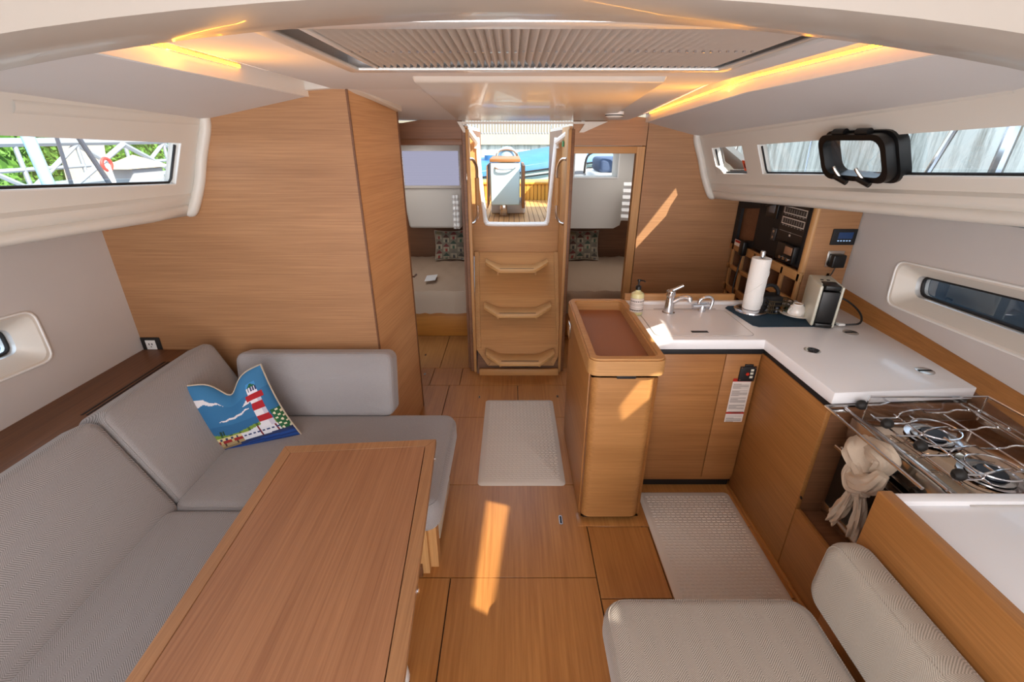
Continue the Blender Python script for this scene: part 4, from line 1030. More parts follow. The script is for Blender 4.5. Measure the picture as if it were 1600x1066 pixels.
# capsule basket
p = PZ(1213, 487, mz); p.z = mz
BK = thing('wire_basket', 'small dark wire basket of coffee capsules behind the cup', 'basket', p)
m_bronze = mat('bronze_wire', '5D5342', .35, .8)
for zz_ in (.004, .026, .048, .070):
    bm = newbm(); tube(bm, [p + V((a, b, zz_)) for a, b in rrect(.125, .085, .02)], .0032, 6, closed=True); obj('wire_ring', bm, m_bronze, BK)
rr_ = rrect(.125, .085, .02, 4)
for k in range(18):
    t = k / 18 * 16; i = int(t); a = V((*rr_[i], 0)); b = V((*rr_[(i + 1) % 16], 0)); q = a + (b - a) * (t - i)
    bm = newbm(); tube(bm, [p + q + V((0, 0, .002)), p + q + V((0, 0, .072))], .0026, 5); obj('wire', bm, m_bronze, BK)
capn = ['black', 'grey', 'amber-brown', 'dark green', 'silver', 'dark brown', 'navy', 'golden']
caps = ['2B2B2B', '6C6F76', '8B5A2B', '3E4A3A', '9A9A9A', '4B2E1E', '2F3B55', 'B59A5E']
for k in range(8):
    q = p + V((-.040 + .027 * (k % 4), -.018 + .036 * (k // 4), .006))
    bm = newbm(); lathe(bm, [(0, .028), (.010, .026), (.0125, .0), (.0, .0)], q, 12); one('coffee_capsule', bm, mat('capsule_foil', caps[k], .3, .8), '%s foil coffee capsule in the wire basket, %s row, %s' % (capn[k], 'front' if k < 4 else 'rear', ('leftmost', 'second from left', 'third from left', 'rightmost')[k % 4]), 'capsule', 'capsules in the wire basket', loc=q)
# black appliance with handle behind
p = PZ(1203, 470, CZ); 
BA = thing('black_case', 'black case with an arched handle behind the wire basket', 'case', (1.44, 2.43, mz))
obj('case_body', rbox(1.37, 1.50, 2.40, 2.50, mz, mz + .08, .014, 3), m_blackm, BA)
bm = newbm(); tube(bm, smooth([(1.39, 2.45, mz + .07), (1.395, 2.45, mz + .105), (1.42, 2.45, mz + .13), (1.46, 2.45, mz + .128), (1.485, 2.45, mz + .10), (1.49, 2.45, mz + .07)], 5), .010, 10); obj('carry_handle', bm, m_blackm, BA)

# ---------------------------------------------------------------- nav console
KX = 1.645; KY = 2.545
NC = thing('navigation_console', 'wooden navigation console with black instrument face in the aft corner', 'console', (1.75, 3.0, .5))
# inboard face is x = KX, from y 2.545 aft to the bulkhead
obj('end_face', rbox(KX + .022, 1.90, KY, KY + .02, .3, 1.47, .002), m_bulk, NC)
bm = newbm(); tube(bm, [(KX + .024, KY + .024, 1.085), (KX + .024, KY + .024, 1.47)], .024, 16); obj('rounded_corner', bm, m_trimz, NC)
obj('black_panel', rbox(KX, KX + .02, KY + .03, 3.12, 1.118, 1.50, .003), m_blackm, NC)
bm = newbm(); Yn, Yf, z0_, z1_ = 3.12, 3.44, 1.09, 1.42
fprism(bm, [(KX, Yn, 1.118), (KX, Yf, 1.085), (KX, Yf, 1.40), (KX, Yn, 1.50)], [(KX, Yn + .012, 1.16), (KX, Yf - .06, 1.125), (KX, Yf - .06, 1.345), (KX, Yn + .012, 1.38)], (.02, 0, 0)); obj('screen_surround', bm, m_blackm, NC)
bm = newbm(); prism(bm, [(KX + .03, Yn, 1.13), (KX + .03, Yf - .04, 1.10), (KX + .03, Yf - .04, 1.38), (KX + .03, Yn, 1.41)], (.01, 0, 0)); obj('blank_insert', bm, m_dark, NC)
# lower part with pigeon holes : rails and dividers (real recesses)
ZA, ZB = .60, 1.10
for z0_, z1_ in ((1.045, 1.10), (.905, .935), (.735, .785), (.5, .60)):
    obj('rail', rbox(KX, KX + .018, KY + .0, 3.45, z0_, z1_, .002), m_trimy, NC)
for y in (2.56, 2.73, 2.90, 3.07, 3.24, 3.40):
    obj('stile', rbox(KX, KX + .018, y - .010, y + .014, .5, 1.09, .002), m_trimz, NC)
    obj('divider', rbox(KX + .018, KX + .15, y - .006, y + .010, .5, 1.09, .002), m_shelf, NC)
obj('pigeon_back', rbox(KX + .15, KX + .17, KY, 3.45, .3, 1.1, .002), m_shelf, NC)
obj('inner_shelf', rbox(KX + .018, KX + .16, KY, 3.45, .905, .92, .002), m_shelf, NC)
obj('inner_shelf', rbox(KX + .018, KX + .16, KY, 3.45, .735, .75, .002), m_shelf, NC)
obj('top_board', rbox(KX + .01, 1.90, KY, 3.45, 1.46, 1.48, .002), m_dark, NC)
obj('lower_front', rbox(KX, KX + .02, KY, 3.45, 0, .5, .002), m_bulky, NC)
# printed switch panel
def KP(px, py): return PX(px, py, KX)
a = KP(1230, 322); b = KP(1274, 330)
ybR = 2.60; ybL = 2.86
def swp(u, v):
    # u from aft(left in picture) to forward
    if abs(v - .95) < .008 and .1 < u < .95 or abs(v - .24) < .008 and .05 < u < .95: return '8A8886' if not .47 < u < .53 else 'C8C6C2'
    for c0_ in (.76, .50):
        if abs(v - c0_) < .085 and .06 < u < .96:
            if abs(abs(v - c0_) - .075) < .012 or u < .085 or u > .935: return 'D8D4CC'
            if abs(v - c0_) < .045: return '2A2A2C' if int(u * 44) % 4 else '8D8B88'
            return '111113'
        if abs(v - (c0_ - .115)) < .012 and .08 < u < .95 and int(u * 34) % 4 < 2: return '8A8886'
    if abs(v - .17) < .025 and abs(u - .5) < .03: return 'D8D4CC'
    return '161618'
sheet('switch_panel', lambda u, v: (KX - .002, ybL + (ybR - ybL) * u, 1.235 + .235 * v), 88, 80, swp, m_printp, NC)
obj('gauge_frame', rbox(KX - .008, KX, 2.905, 3.035, 1.345, 1.47, .003), m_black, NC)
obj('gauge_screen', rbox(KX - .010, KX - .007, 2.935, 3.005, 1.375, 1.44, .001), mat('grey_screen', '6E6E72', .2), NC)
obj('usb_plate', rbox(KX - .005, KX, 2.875, 2.925, 1.215, 1.29, .002), mat('dark_grey_plastic', '3A3A3C', .4), NC)
for k in (0, 1): 
    bm = newbm(); lathe(bm, [(0, 0), (.009, 0), (.009, .002), (0, .002)], (KX - .005, 2.90, 1.235 + .035 * k), 12, RY(-90)); obj('socket', bm, m_steel, NC)
# radio with knobs
RD = thing('vhf_radio', 'black marine radio set into the console below the switches', 'radio', (KX, 2.68, 1.16))
obj('radio_body', rbox(KX - .035, KX, 2.60, 2.78, 1.135, 1.235, .006), m_black, RD)
obj('radio_display', rbox(KX - .037, KX - .034, 2.615, 2.69, 1.18, 1.225, .002), mat('reflective_display', 'A07A60', .15), RD)
for y in (2.63, 2.67, 2.71):
    bm = newbm(); lathe(bm, [(0, 0), (.010, 0), (.009, .012), (0, .012)], (KX - .035, y, 1.155), 14, RY(-90)); obj('radio_knob', bm, m_steel, RD)
# handheld mic and cord
q = KP(1166, 387)
MC = thing('handheld_microphone', 'black handheld microphone clipped at the lower left of the console', 'microphone', q)
obj('mic_body', rbox(KX - .04, KX - .004, q.y - .03, q.y + .03, q.z - .055, q.z + .045, .010, 3), m_black, MC)
bm = newbm(); tube(bm, smooth([V((KX - .02, q.y, q.z - .05)), V((KX - .03, q.y, q.z - .16)), V((KX - .05, q.y - .03, q.z - .30)), V((KX - .04, q.y - .08, q.z - .42))], 6), .005, 8); obj('mic_cord', bm, m_black, MC)
q = KP(1154, 380)
bm = newbm(); box(bm, KX - .003, KX - .0005, q.y - .08, q.y + .055, q.z - .022, q.z + .020)
CS_ = one('red_white_card', bm, m_wht, 'small white card with a red stripe left of the microphone', 'card')
bm = newbm(); box(bm, KX - .0045, KX - .003, q.y - .055, q.y + .045, q.z + .002, q.z + .018); obj('red_stripe', bm, mat('red_print', 'C2281E', .5), CS_)
# cables
bm = newbm(); tube(bm, smooth([(KX - .02, 2.80, 1.14), (KX - .035, 2.84, 1.05), (KX - .045, 2.86, .95), (KX - .05, 2.80, .86)], 6), .0045, 8); one('hanging_cable', bm, m_black, 'thin black cable hanging from the radio over the pigeon holes', 'cable')
bm = newbm(); tube(bm, smooth([KP(1205, 322) + V((-.03, 0, 0)), KP(1222, 318) + V((-.04, 0, 0)), KP(1245, 321) + V((-.035, 0, 0)), KP(1270, 319) + V((-.03, 0, 0))], 6), .008, 8); one('coiled_cord', bm, m_black, 'black cord lying along the top of the instrument panel', 'cable')
# display and charger on the end face
yk = KY
a = PY(1318, 370, yk)
DP = thing('tank_display', 'dark blue-lit display panel on the console end', 'display', (a.x, yk, a.z))
obj('bezel', rbox(a.x - .068, a.x + .066, yk - .008, yk, a.z - .045, a.z + .043, .003), m_blackm, DP)
obj('screen', rbox(a.x - .035, a.x + .045, yk - .010, yk - .007, a.z - .010, a.z + .025, .002), emis('blue_screen', '1C3A66', .5), DP)
for k in range(5): obj('lit_mark', rbox(a.x - .034 + k * .016, a.x - .025 + k * .016, yk - .0105, yk - .007, a.z - .024, a.z - .018, .0008, 1), emis('pale_blue_mark', '9FC0E8', .8), DP)
a = PY(1303, 404, yk)
OS = thing('console_outlet', 'steel framed socket on the console end under the display', 'outlet', (a.x, yk, a.z))
obj('plate', rbox(a.x - .045, a.x + .048, yk - .006, yk, a.z - .048, a.z + .045, .003), m_steel, OS)
CH = thing('plug_charger', 'black plug-in charger in the console socket', 'charger', (a.x + .005, yk - .03, a.z))
obj('charger_body', rbox(a.x - .032, a.x + .042, yk - .045, yk - .006, a.z - .045, a.z + .028, .008, 3), m_black, CH)
bm = newbm(); tube(bm, smooth([V((a.x, yk - .03, a.z - .045)), V((a.x - .02, yk - .035, a.z - .09)), V((a.x - .07, yk - .03, a.z - .125)), V((a.x - .13, yk - .03, a.z - .13))], 6), .0035, 8); obj('charger_cord', bm, m_black, CH)
bm = newbm(); tube(bm, smooth([(1.655, 2.33, 1.0), (1.74, 2.30, 1.03), (1.79, 2.22, .985), (1.765, 2.16, .945), (1.70, 2.18, .927)], 6), .005, 8); one('power_cord', bm, m_black, 'black power cord looping behind the coffee machine', 'cable')
p = V((1.70, 2.18, CZ))
bm = newbm(); one('cord_plug', rbox(1.665, 1.70, 2.165, 2.195, CZ + .005, CZ + .018, .004, 2), m_wht, 'small white plug at the end of the coffee machine cord', 'plug')

# ---------------------------------------------------------------- opened portlight on the starboard windows
PO = thing('opening_portlight', 'black-framed opening portlight on the starboard window, ajar', 'portlight', BR(2.12, 1.66))
yc, zc = 2.12, 1.735
def PP(a, b, o): return BR(yc + a, zc + b, o)
def ring(wy, wz, r, o): return [PP(-a, b, o) for a, b in rrect(wy, wz, r, 6)]
bm = newbm()
def ringsolid(bm, o1, i1, oa, ob, r=.05):
    A = ring(*o1, r, oa); B_ = ring(*i1, r * .8, oa); A2 = ring(*o1, r, ob); B2 = ring(*i1, r * .8, ob); n = len(A)
    fs = []
    for i in range(n):
        j = (i + 1) % n
        fs += [(i, j, n + j, n + i), (2 * n + i, 3 * n + i, 3 * n + j, 2 * n + j), (i, 2 * n + i, 2 * n + j, j), (n + i, n + j, 3 * n + j, 3 * n + i)]
    add(bm, A + B_ + A2 + B2, fs)
ringsolid(bm, (.37, .200), (.31, .145), -.012, .03); obj('fixed_frame', bm, m_black, PO)
bm = newbm(); ringsolid(bm, (.345, .185), (.295, .142), -.05, -.014); obj('sash_frame', bm, m_black, PO)
bm = newbm(); add(bm, ring(.30, .145, .04, -.03), [tuple(range(24))]); obj('pane', bm, m_glass, PO)
for s in (-.055, .065):
    bm = newbm(); tube(bm, [PP(s - .03, .098, -.03), PP(s + .03, .098, -.03)], .016, 10); obj('hinge', bm, m_black, PO)
    bm = newbm(); tube(bm, [PP(s + .02, -.075, -.06), PP(s - .035, -.10, -.055)], .012, 10); lv = obj('latch_lever', bm, m_black, PO)
    bm = newbm(); tube(bm, [PP(s, -.085, -.05), PP(s + .012, -.05, -.06), PP(s + .02, -.035, -.06)], .007, 8); obj('latch_pin', bm, m_steel, lv)
# orange sticker on the aft pane
o0 = BR(3.02, 1.625, .03)
bm = newbm(); prism(bm, [BR(3.02, 1.615, .018), BR(2.972, 1.615, .018), BR(2.975, 1.675, .018), BR(3.025, 1.675, .018)], (.002, 0, 0))
ST_ = one('orange_sticker', bm, mat('orange_print', 'E8582A', .6), 'orange square sticker in the corner of the aft starboard window', 'sticker')
bm = newbm(); prism(bm, [BR(3.008, 1.632, .015), BR(2.99, 1.632, .015), BR(2.99, 1.636, .015), BR(3.003, 1.636, .015), BR(3.003, 1.658, .015), BR(3.008, 1.658, .015)], (.002, 0, 0)); obj('sticker_mark', bm, m_blackm, ST_)

# ================================================================ STOVE
SX0, SX1, SY0, SY1 = 1.30, 1.765, 1.055, 1.47
SV = thing('galley_stove', 'stainless steel gimballed stove with oven and pot rails', 'stove', (1.5, 1.26, .34))
ZS = .845
bm = newbm(); box(bm, SX0 + .01, SX1, SY0, SY1, .38, .78); bev(bm, .004); obj('oven_body', bm, m_black, SV)
od = obj('oven_door', rbox(SX0 - .012, SX0 + .012, SY0 + .01, SY1 - .01, .40, .72, .004), m_black, SV)
obj('door_trim', rbox(SX0 - .016, SX0 - .004, SY0 + .01, SY1 - .01, .385, .435, .003), m_steel, od)
obj('door_trim', rbox(SX0 - .016, SX0 - .004, SY0 + .01, SY1 - .01, .70, .735, .003), m_steel, od)
bm = newbm(); tube(bm, [(SX0 - .05, SY0 + .02, .715), (SX0 - .05, SY1 - .02, .715)], .009, 12); obj('oven_handle', bm, m_chrome, od)
for y in (SY0 + .03, SY1 - .03):
    bm = newbm(); tube(bm, [(SX0 - .05, y, .715), (SX0, y, .715)], .006, 8); obj('handle_post', bm, m_chrome, od)
obj('control_panel', rbox(SX0 - .012, SX0 + .03, SY0, SY1, .75, .835, .004), m_steel, SV)
bm = newbm(); box(bm, SX0 - .01, SX1, SY0, SY1, .800, .822); bev(bm, .003); obj('hob_tray', bm, mat('polished_steel', 'C9B49E', .08, 1), SV)
for y in (1.13, 1.24, 1.36):
    bm = newbm(); lathe(bm, [(0, 0), (.019, 0), (.017, .018), (.012, .022), (0, .022)], (SX0 - .012, y, .775), 16, RY(-90)); obj('gas_knob', bm, m_black, SV)
# front guard rails
for dx, z in ((-.105, .868), (-.03, .862), (-.012, .848)):
    bm = newbm(); tube(bm, [(SX0 + dx, SY0 - .01, z), (SX0 + dx, SY1 + .025, z)], .0055, 8); obj('guard_rail', bm, m_chrome, SV)
bm = newbm(); tube(bm, [(SX0 - .105, SY1 + .025, .868), (SX0 + .05, SY1 + .03, .868)], .0055, 8); obj('guard_rail', bm, m_chrome, SV)
obj('guard_plate', rbox(SX0 - .10, SX0 - .03, SY1 - .0, SY1 + .024, .855, .858, .001, 1), m_steel, SV)
# raised glass rim
gz = .93
bm = newbm(); box(bm, SX0 + .02, SX1 - .01, SY1 - .012, SY1 - .008, .825, gz); box(bm, SX1 - .012, SX1 - .008, SY0, SY1 - .01, .825, gz); obj('glass_splash', bm, m_glass, SV)
bm = newbm(); tube(bm, [(SX0 + .02, SY1 - .01, .83), (SX0 + .02, SY1 - .01, gz), (SX1 - .01, SY1 - .01, gz), (SX1 - .01, SY0, gz)], .004, 8); tube(bm, [(SX1 - .01, SY1 - .01, .83), (SX1 - .01, SY1 - .01, gz)], .003, 8); obj('splash_wire', bm, m_chrome, SV)
for x in (SX1 - .10, SX1 - .07): 
    bm = newbm(); tube(bm, [(x, SY0, .90), (x, SY1 - .012, .90)], .004, 8); obj('rear_rail', bm, m_chrome, SV)
# burners
for bx_, by_, br_ in ((1.50, 1.355, .05), (1.51, 1.15, .05)):
    bm = newbm(); lathe(bm, [(0, .823), (.030, .823), (.075, .824), (.082, .829), (.070, .828), (.05, .826), (0, .826)], (bx_, by_, 0), 32); dish = obj('burner_dish', bm, m_chrome, SV)
    bm = newbm(); lathe(bm, [(.045, .828), (.062, .830), (.062, .834), (.045, .833)], (bx_, by_, 0), 32); obj('burner_ring', bm, m_steel, dish)
    bm = newbm(); lathe(bm, [(0, .828), (.040, .828), (.042, .836), (.038, .844), (0, .846)], (bx_, by_, 0), 28); obj('burner_cap', bm, mat('burner_blue_black', '1E2632', .35, .3), dish)
# pan support grids: rods across x with kinks
for y0 in (1.085, 1.20, 1.305, 1.415):
    zz_ = .868
    bm = newbm(); tube(bm, smooth([(SX0 + .02, y0, zz_), (SX0 + .10, y0, zz_), (SX0 + .115, y0, zz_ + .022), (SX0 + .20, y0 + .02, zz_ + .022), (SX0 + .24, y0 + .035, zz_), (SX0 + .32, y0 + .035, zz_), (SX0 + .335, y0 + .02, zz_ + .022), (SX0 + .42, y0, zz_ + .022)], 3), .0032, 8); obj('pan_rod', bm, m_chrome, SV)
for x in (SX0 + .03, SX0 + .115, SX0 + .30, SX0 + .42):
    bm = newbm(); tube(bm, [(x, SY0 + .01, .866), (x, SY1 - .03, .866)], .003, 8); obj('grid_bar', bm, m_chrome, SV)
for bx_, by_ in ((1.50, 1.355), (1.51, 1.15)):
    bm = newbm(); tube(bm, [(bx_ + .075 * math.cos(t), by_ + .065 * math.sin(t), .860) for t in [i * math.pi / 14 for i in range(28)]], .003, 6, closed=True); obj('grid_hoop', bm, m_chrome, SV)
# pot clamps with black ball knobs
for px, py in ((1346, 633), (1386, 662), (1438, 697), (1498, 742)):
    p = PZ(px, py, .885)
    c = newbm(); tube(c, [p, p + V((.07, .0, .0)), p + V((.10, 0, .012)), p + V((.10, .03, .012))], .0035, 8); cl = obj('pot_clamp', c, m_chrome, SV)
    c = newbm(); lathe(c, [(0, -.018), (.010, -.016), (.0175, -.007), (.019, .002), (.0165, .012), (.009, .018), (0, .019)], p, 18, RY(80)); obj('ball_knob', c, m_rubber, cl)
# tea towel knotted over the oven handle
TW = thing('tea_towel', 'beige tea towel knotted over the oven handle', 'towel', (SX0 - .06, 1.22, .45))
tc_ = PX(1352, 735, SX0 - .075)
def blob(name, pts, rad, flat, seg=36, wr=5, amp=.12, par=TW):
    bm = newbm(); P_ = smooth(pts, 6); n = len(P_)
    R = [rad[0] + 0 for _ in P_]
    for i in range(n):
        t = i / (n - 1) * (len(rad) - 1); k = min(int(t), len(rad) - 2); R[i] = lerp(rad[k], rad[k + 1], t - k)
    tube(bm, P_, R, seg, flat=flat)
    # folds run along the cloth
    bm.verts.ensure_lookup_table()
    for i in range(n):
        c = P_[i]
        for k in range(seg):
            v = bm.verts[i * seg + k]; a = 2 * math.pi * k / seg
            f = 1 + amp * math.sin(a * wr + i * .22) + amp * .5 * math.sin(a * (wr * 2 + 1) - i * .35)
            v.co = c + (v.co - c) * f
    return obj(name, bm, m_towel, par)
hx = SX0 - .075
P2 = lambda px, py, d=0: PX(px, py, hx + d)
blob('top_fold', [P2(1340, 684, .03), P2(1343, 700), P2(1352, 725), P2(1357, 742, -.01)], [.022, .052, .045, .030], .55, wr=6, amp=.15)
blob('top_fold_rear', [P2(1352, 688, .03), P2(1372, 706), P2(1385, 722), P2(1372, 740)], [.018, .036, .034, .024], .5, wr=6, amp=.15)
blob('knot', [P2(1330, 742, -.02), P2(1340, 752, -.03), P2(1362, 757, -.035), P2(1380, 742, -.02)], [.020, .032, .036, .022], .8, wr=5, amp=.13)
blob('knot_loop', [P2(1335, 722, -.015), P2(1325, 742, -.02), P2(1330, 765, -.03), P2(1352, 770, -.03)], [.018, .022, .022, .018], .8, wr=5, amp=.13)
blob('hanging_tail', [P2(1336, 760, -.02), P2(1325, 780, -.02), P2(1312, 797, -.02), P2(1302, 806, -.02)], [.022, .036, .044, .040], .45, wr=5, amp=.24)
blob('hanging_tail', [P2(1345, 765, -.02), P2(1345, 790, -.02), P2(1340, 812, -.02), P2(1334, 832, -.02)], [.024, .036, .042, .046], .45, wr=5, amp=.24)

# ================================================================ CHART TABLE AND FORWARD SEAT
CT = thing('chart_table', 'white-topped chart table with a wooden side board in the lower right', 'table', (1.4, .2, 0))
obj('table_top', rbox(1.098, 1.86, -1.2, 1.005, .815, .846, .004), m_top, CT)
obj('back_lip', rbox(1.098, 1.80, 1.000, 1.035, .80, .862, .006), m_top, CT)
obj('side_board', rbox(1.055, 1.097, -1.2, 1.035, .42, .872, .005, 3), m_isly, CT)
obj('end_board', rbox(1.097, 1.80, 1.005, 1.035, .0, .80, .002), m_dark, CT)
obj('lid_joint', rbox(1.45, 1.453, -1.2, 1.0, .8455, .8466, .0003, 1), mat('joint_grey_2', 'B5ADA6', .6), CT)
obj('lower_board', rbox(1.03, 1.055, -1.2, 1.03, .0, .45, .002), m_isly, CT)
bm = newbm(); box(bm, 1.30, 1.60, .996, 1.0, .846, .850); obj('lip_recess', bm, mat('lip_grey', 'BDB6B0', .5), CT)
NS = thing('wooden_bench', 'wooden seat base in front of the chart table', 'seat', (.65, .4, 0))
obj('seat_box', rbox(.335, 1.03, -.8, .96, 0, .318, .004), m_isly, NS)
pad('seat_cushion', .285, .945, -.7, 1.018, .33, .462, m_f_r, 'beige herringbone seat cushion in the lower right', r=.045, rc=.075, bulge=.01)
Mr = T(.932, 0, .455) @ RY(3)
pad('backrest_cushion', 0, .108, -.6, 1.022, .01, .265, m_f_rb, 'beige herringbone backrest cushion against the chart table', r=.04, rc=.06, M=Mr, thin='x', bulge=.008)

# ================================================================ AFT CABINS
def bed(nme, x0, x1, lab):
    o = thing('cabin_bed', lab, 'bed', ((x0 + x1) / 2, 4.9, 0))
    obj('bed_base', rbox(x0, x1, 4.20, 5.54, 0, .25, .003), wood('bed_base_veneer_' + nme, 'C6802F', 'A5641F', 'x'), o)
    bm = newbm(); n, m2 = 26, 22; g = []
    for j in range(m2 + 1):
        row = []
        for i in range(n + 1):
            u, v = i / n, j / m2; y = 4.185 + (5.5 - 4.185) * max(0, (v - .12) / .88); x = x0 + (x1 - x0) * u
            z = .46 + .03 * v if v > .12 else .25 + .21 * (v / .12) ** .6
            if v <= .12: y = 4.17 + .02 * (v / .12)
            z += .006 * math.sin(u * 31 + v * 9) * math.sin(v * 17 + u * 5) + .004 * math.sin(u * 60 + math.sin(v * 12) * 3)
            if v <= .12: y += .008 * math.sin(u * 70)
            row.append(bm.verts.new((x, y, z)))
        g.append(row)
    for j in range(m2):
        for i in range(n): bm.faces.new((g[j][i], g[j][i + 1], g[j + 1][i + 1], g[j + 1][i]))
    obj('fitted_sheet', bm, m_sheetm, o)
    obj('mattress', rbox(x0, x1, 4.20, 5.5, .25, .44, .02, 3), m_sheetm, o)
    return o
bed('port', -1.72, -.38, 'double bed with rumpled pinkish-beige sheet in the left aft cabin')
bed('starboard', .45, 1.92, 'double bed with beige sheet in the right aft cabin')
def huts(u, v):
    c = int(u * 4); r = int(v * 3 + .3 * (c % 2)); k = (c * 7 + r * 5) % 6; fu = u * 4 % 1; fv = (v * 3 + .3 * (c % 2)) % 1
    if fv > .62 and abs(fu - .5) < (1 - fv) * 1.2: return ['6A3430', '3A4A3E', '6A6358', '4A4640', '7A6E50', '50342A'][k]
    if .1 < fv < .62 and .1 < fu < .9:
        if abs(fu - .5) < .14 and fv < .45: return ['8A3A34', '405A48', '4A4A4A', '484E62', '8A4640', '3A3A36'][k]
        return 'A09680' if int(fu * 12) % 2 else '7E7564'
    return '726B5C'
for x, y, nme, lab in ((-.72, 5.33, 'p', 'pillow printed with little beach huts on the left cabin bed'), (.83, 5.33, 's', 'pillow printed with beach huts on the right cabin bed')):
    pillow('beach_hut_pillow', lab, .36, .34, .10, basis((x, y, .665), (1, .04, 0), (0, .25, 1)), huts, 56, 48, m_blackm if False else m_pipe)
p = PZ(672, 434, .49)
bm = newbm(); prism(bm, [PZ(663, 440, .50), PZ(667, 431, .50), PZ(684, 429, .50), PZ(680, 438, .50)], (0, 0, .002)); one('paper_sheet', bm, m_wht, 'small white sheet of paper on the left cabin bed', 'paper')
# door handle glimpsed by the return wall
p = PX(646, 434, -.66)
bm = newbm(); lathe(bm, [(0, 0), (.02, 0), (.02, .006), (0, .006)], (-.700, 3.0, p.z), 14, RY(90)); tube(bm, [(-.70, 3.0, p.z), (-.66, 3.0, p.z), (-.655, 3.05, p.z)], .007, 8); one('door_lever', bm, m_chrome, 'small chrome door lever at the left cabin doorway', 'handle')
# white moulded hull pods above the beds
def pod(nme, pts, y0, y1, m, lab):
    bm = newbm(); prism(bm, [(x, y0, z) for x, z in pts], (0, y1 - y0, 0)); bev(bm, .03, 3); return one('moulded_locker', bm, m, lab, 'locker')
a = [PY(x, y, 5.2) for x, y in ((623, 205), (722, 205), (722, 357), (640, 357), (628, 300))]
pod('p', [(p.x, p.z) for p in a], 5.2, 5.5, m_band, 'white moulded overhead locker in the left aft cabin')
a = [PY(x, y, 5.2) for x, y in ((880, 205), (1010, 205), (992, 270), (968, 352), (958, 357), (880, 357))]
wa = PY(899, 239, 5.2); wb_ = PY(964, 277, 5.2); wh = [(wa.x, wb_.z), (wb_.x, wb_.z), (wb_.x, wa.z), (wa.x, wa.z)]
bm = newbm(); holed(bm, [(p.x, p.z) for p in a][::-1], wh, lambda u, v: V((u, 5.2, v)), (0, .3, 0)); one('moulded_locker', bm, m_band, 'white moulded overhead panel with a window in the right aft cabin', 'locker', sm=False)
# blind over the port cabin window (emissive cloth stands in for daylight behind it) and the starboard cabin window
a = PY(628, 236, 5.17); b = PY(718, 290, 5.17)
BL_ = thing('cabin_blind', 'pale blind with an emissive daylight glow in the left aft cabin', 'blind', ((a.x + b.x) / 2, 5.17, b.z))
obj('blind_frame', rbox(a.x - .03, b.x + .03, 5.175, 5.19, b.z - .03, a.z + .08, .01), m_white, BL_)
m_glow = emis('emissive_blind_cloth', 'B9B8D2', .6)
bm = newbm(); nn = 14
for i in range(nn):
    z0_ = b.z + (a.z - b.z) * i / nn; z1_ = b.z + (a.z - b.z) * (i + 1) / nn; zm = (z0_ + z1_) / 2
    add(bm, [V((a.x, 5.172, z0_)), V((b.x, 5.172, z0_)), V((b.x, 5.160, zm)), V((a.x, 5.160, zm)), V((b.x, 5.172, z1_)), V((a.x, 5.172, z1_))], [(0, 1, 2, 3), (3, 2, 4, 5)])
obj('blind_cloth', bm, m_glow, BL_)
CW = thing('window_7', None, None, (wa.x, 5.2, wb_.z)); del CW['label']; del CW['category']; CW['kind'] = 'structure'
bm = newbm(); fprism(bm, [(wa.x - .012, 5.192, wb_.z - .012), (wb_.x + .012, 5.192, wb_.z - .012), (wb_.x + .012, 5.192, wa.z + .012), (wa.x - .012, 5.192, wa.z + .012)], [(p[0], 5.192, p[1]) for p in wh], (0, .012, 0)); obj('window_frame', bm, m_wht, CW)
bm = newbm(); add(bm, [(p[0], 5.25, p[1]) for p in wh], [(0, 1, 2, 3)]); obj('pane', bm, m_glass, CW)
OM = thing('folded_dodger', 'folded grey spray cover with curved tubes outside the right cabin window', 'cover', (1.15, 6.3, 1.40))
bm = newbm(); tube(bm, smooth([(.92, 6.2, 1.40), (.95, 6.2, 1.60), (1.10, 6.2, 1.66), (1.30, 6.2, 1.62), (1.34, 6.2, 1.40)], 5), .014, 8); obj('bent_tube', bm, m_rubber, OM)
obj('folded_cloth', rbox(1.12, 1.55, 6.25, 6.9, 1.40, 1.58, .05, 3), mat('navy_canvas', '3A4A66', .8), OM)
obj('white_locker', rbox(.72, .98, 6.4, 6.9, 1.0, 1.70, .05, 3), m_wout, OM)
# pleated curtains
for pts, lab in (((706, 305, 719, 358, 5.1, -1), 'white pleated curtain half hidden by the left cabin door post'), ((975, 285, 1001, 345, 5.0, 1), 'white pleated curtain at the right edge of the right cabin')):
    x0_, y0_, x1_, y1_, yy, s = pts; A = PY(x0_, y0_, yy); B_ = PY(x1_, y1_, yy)
    bm = newbm(); rows = []
    for j in range(13):
        z = A.z + (B_.z - A.z) * j / 12; rows.append([bm.verts.new((A.x + (B_.x - A.x) * i / 8, yy + .015 * (-1) ** j * .6 + .006 * math.sin(i * 1.7), z)) for i in range(9)])
    for Aq, Bq in zip(rows, rows[1:]):
        for i in range(8): bm.faces.new((Aq[i], Aq[i + 1], Bq[i + 1], Bq[i]))
    one('pleated_curtain', bm, m_wht, lab, 'curtain')

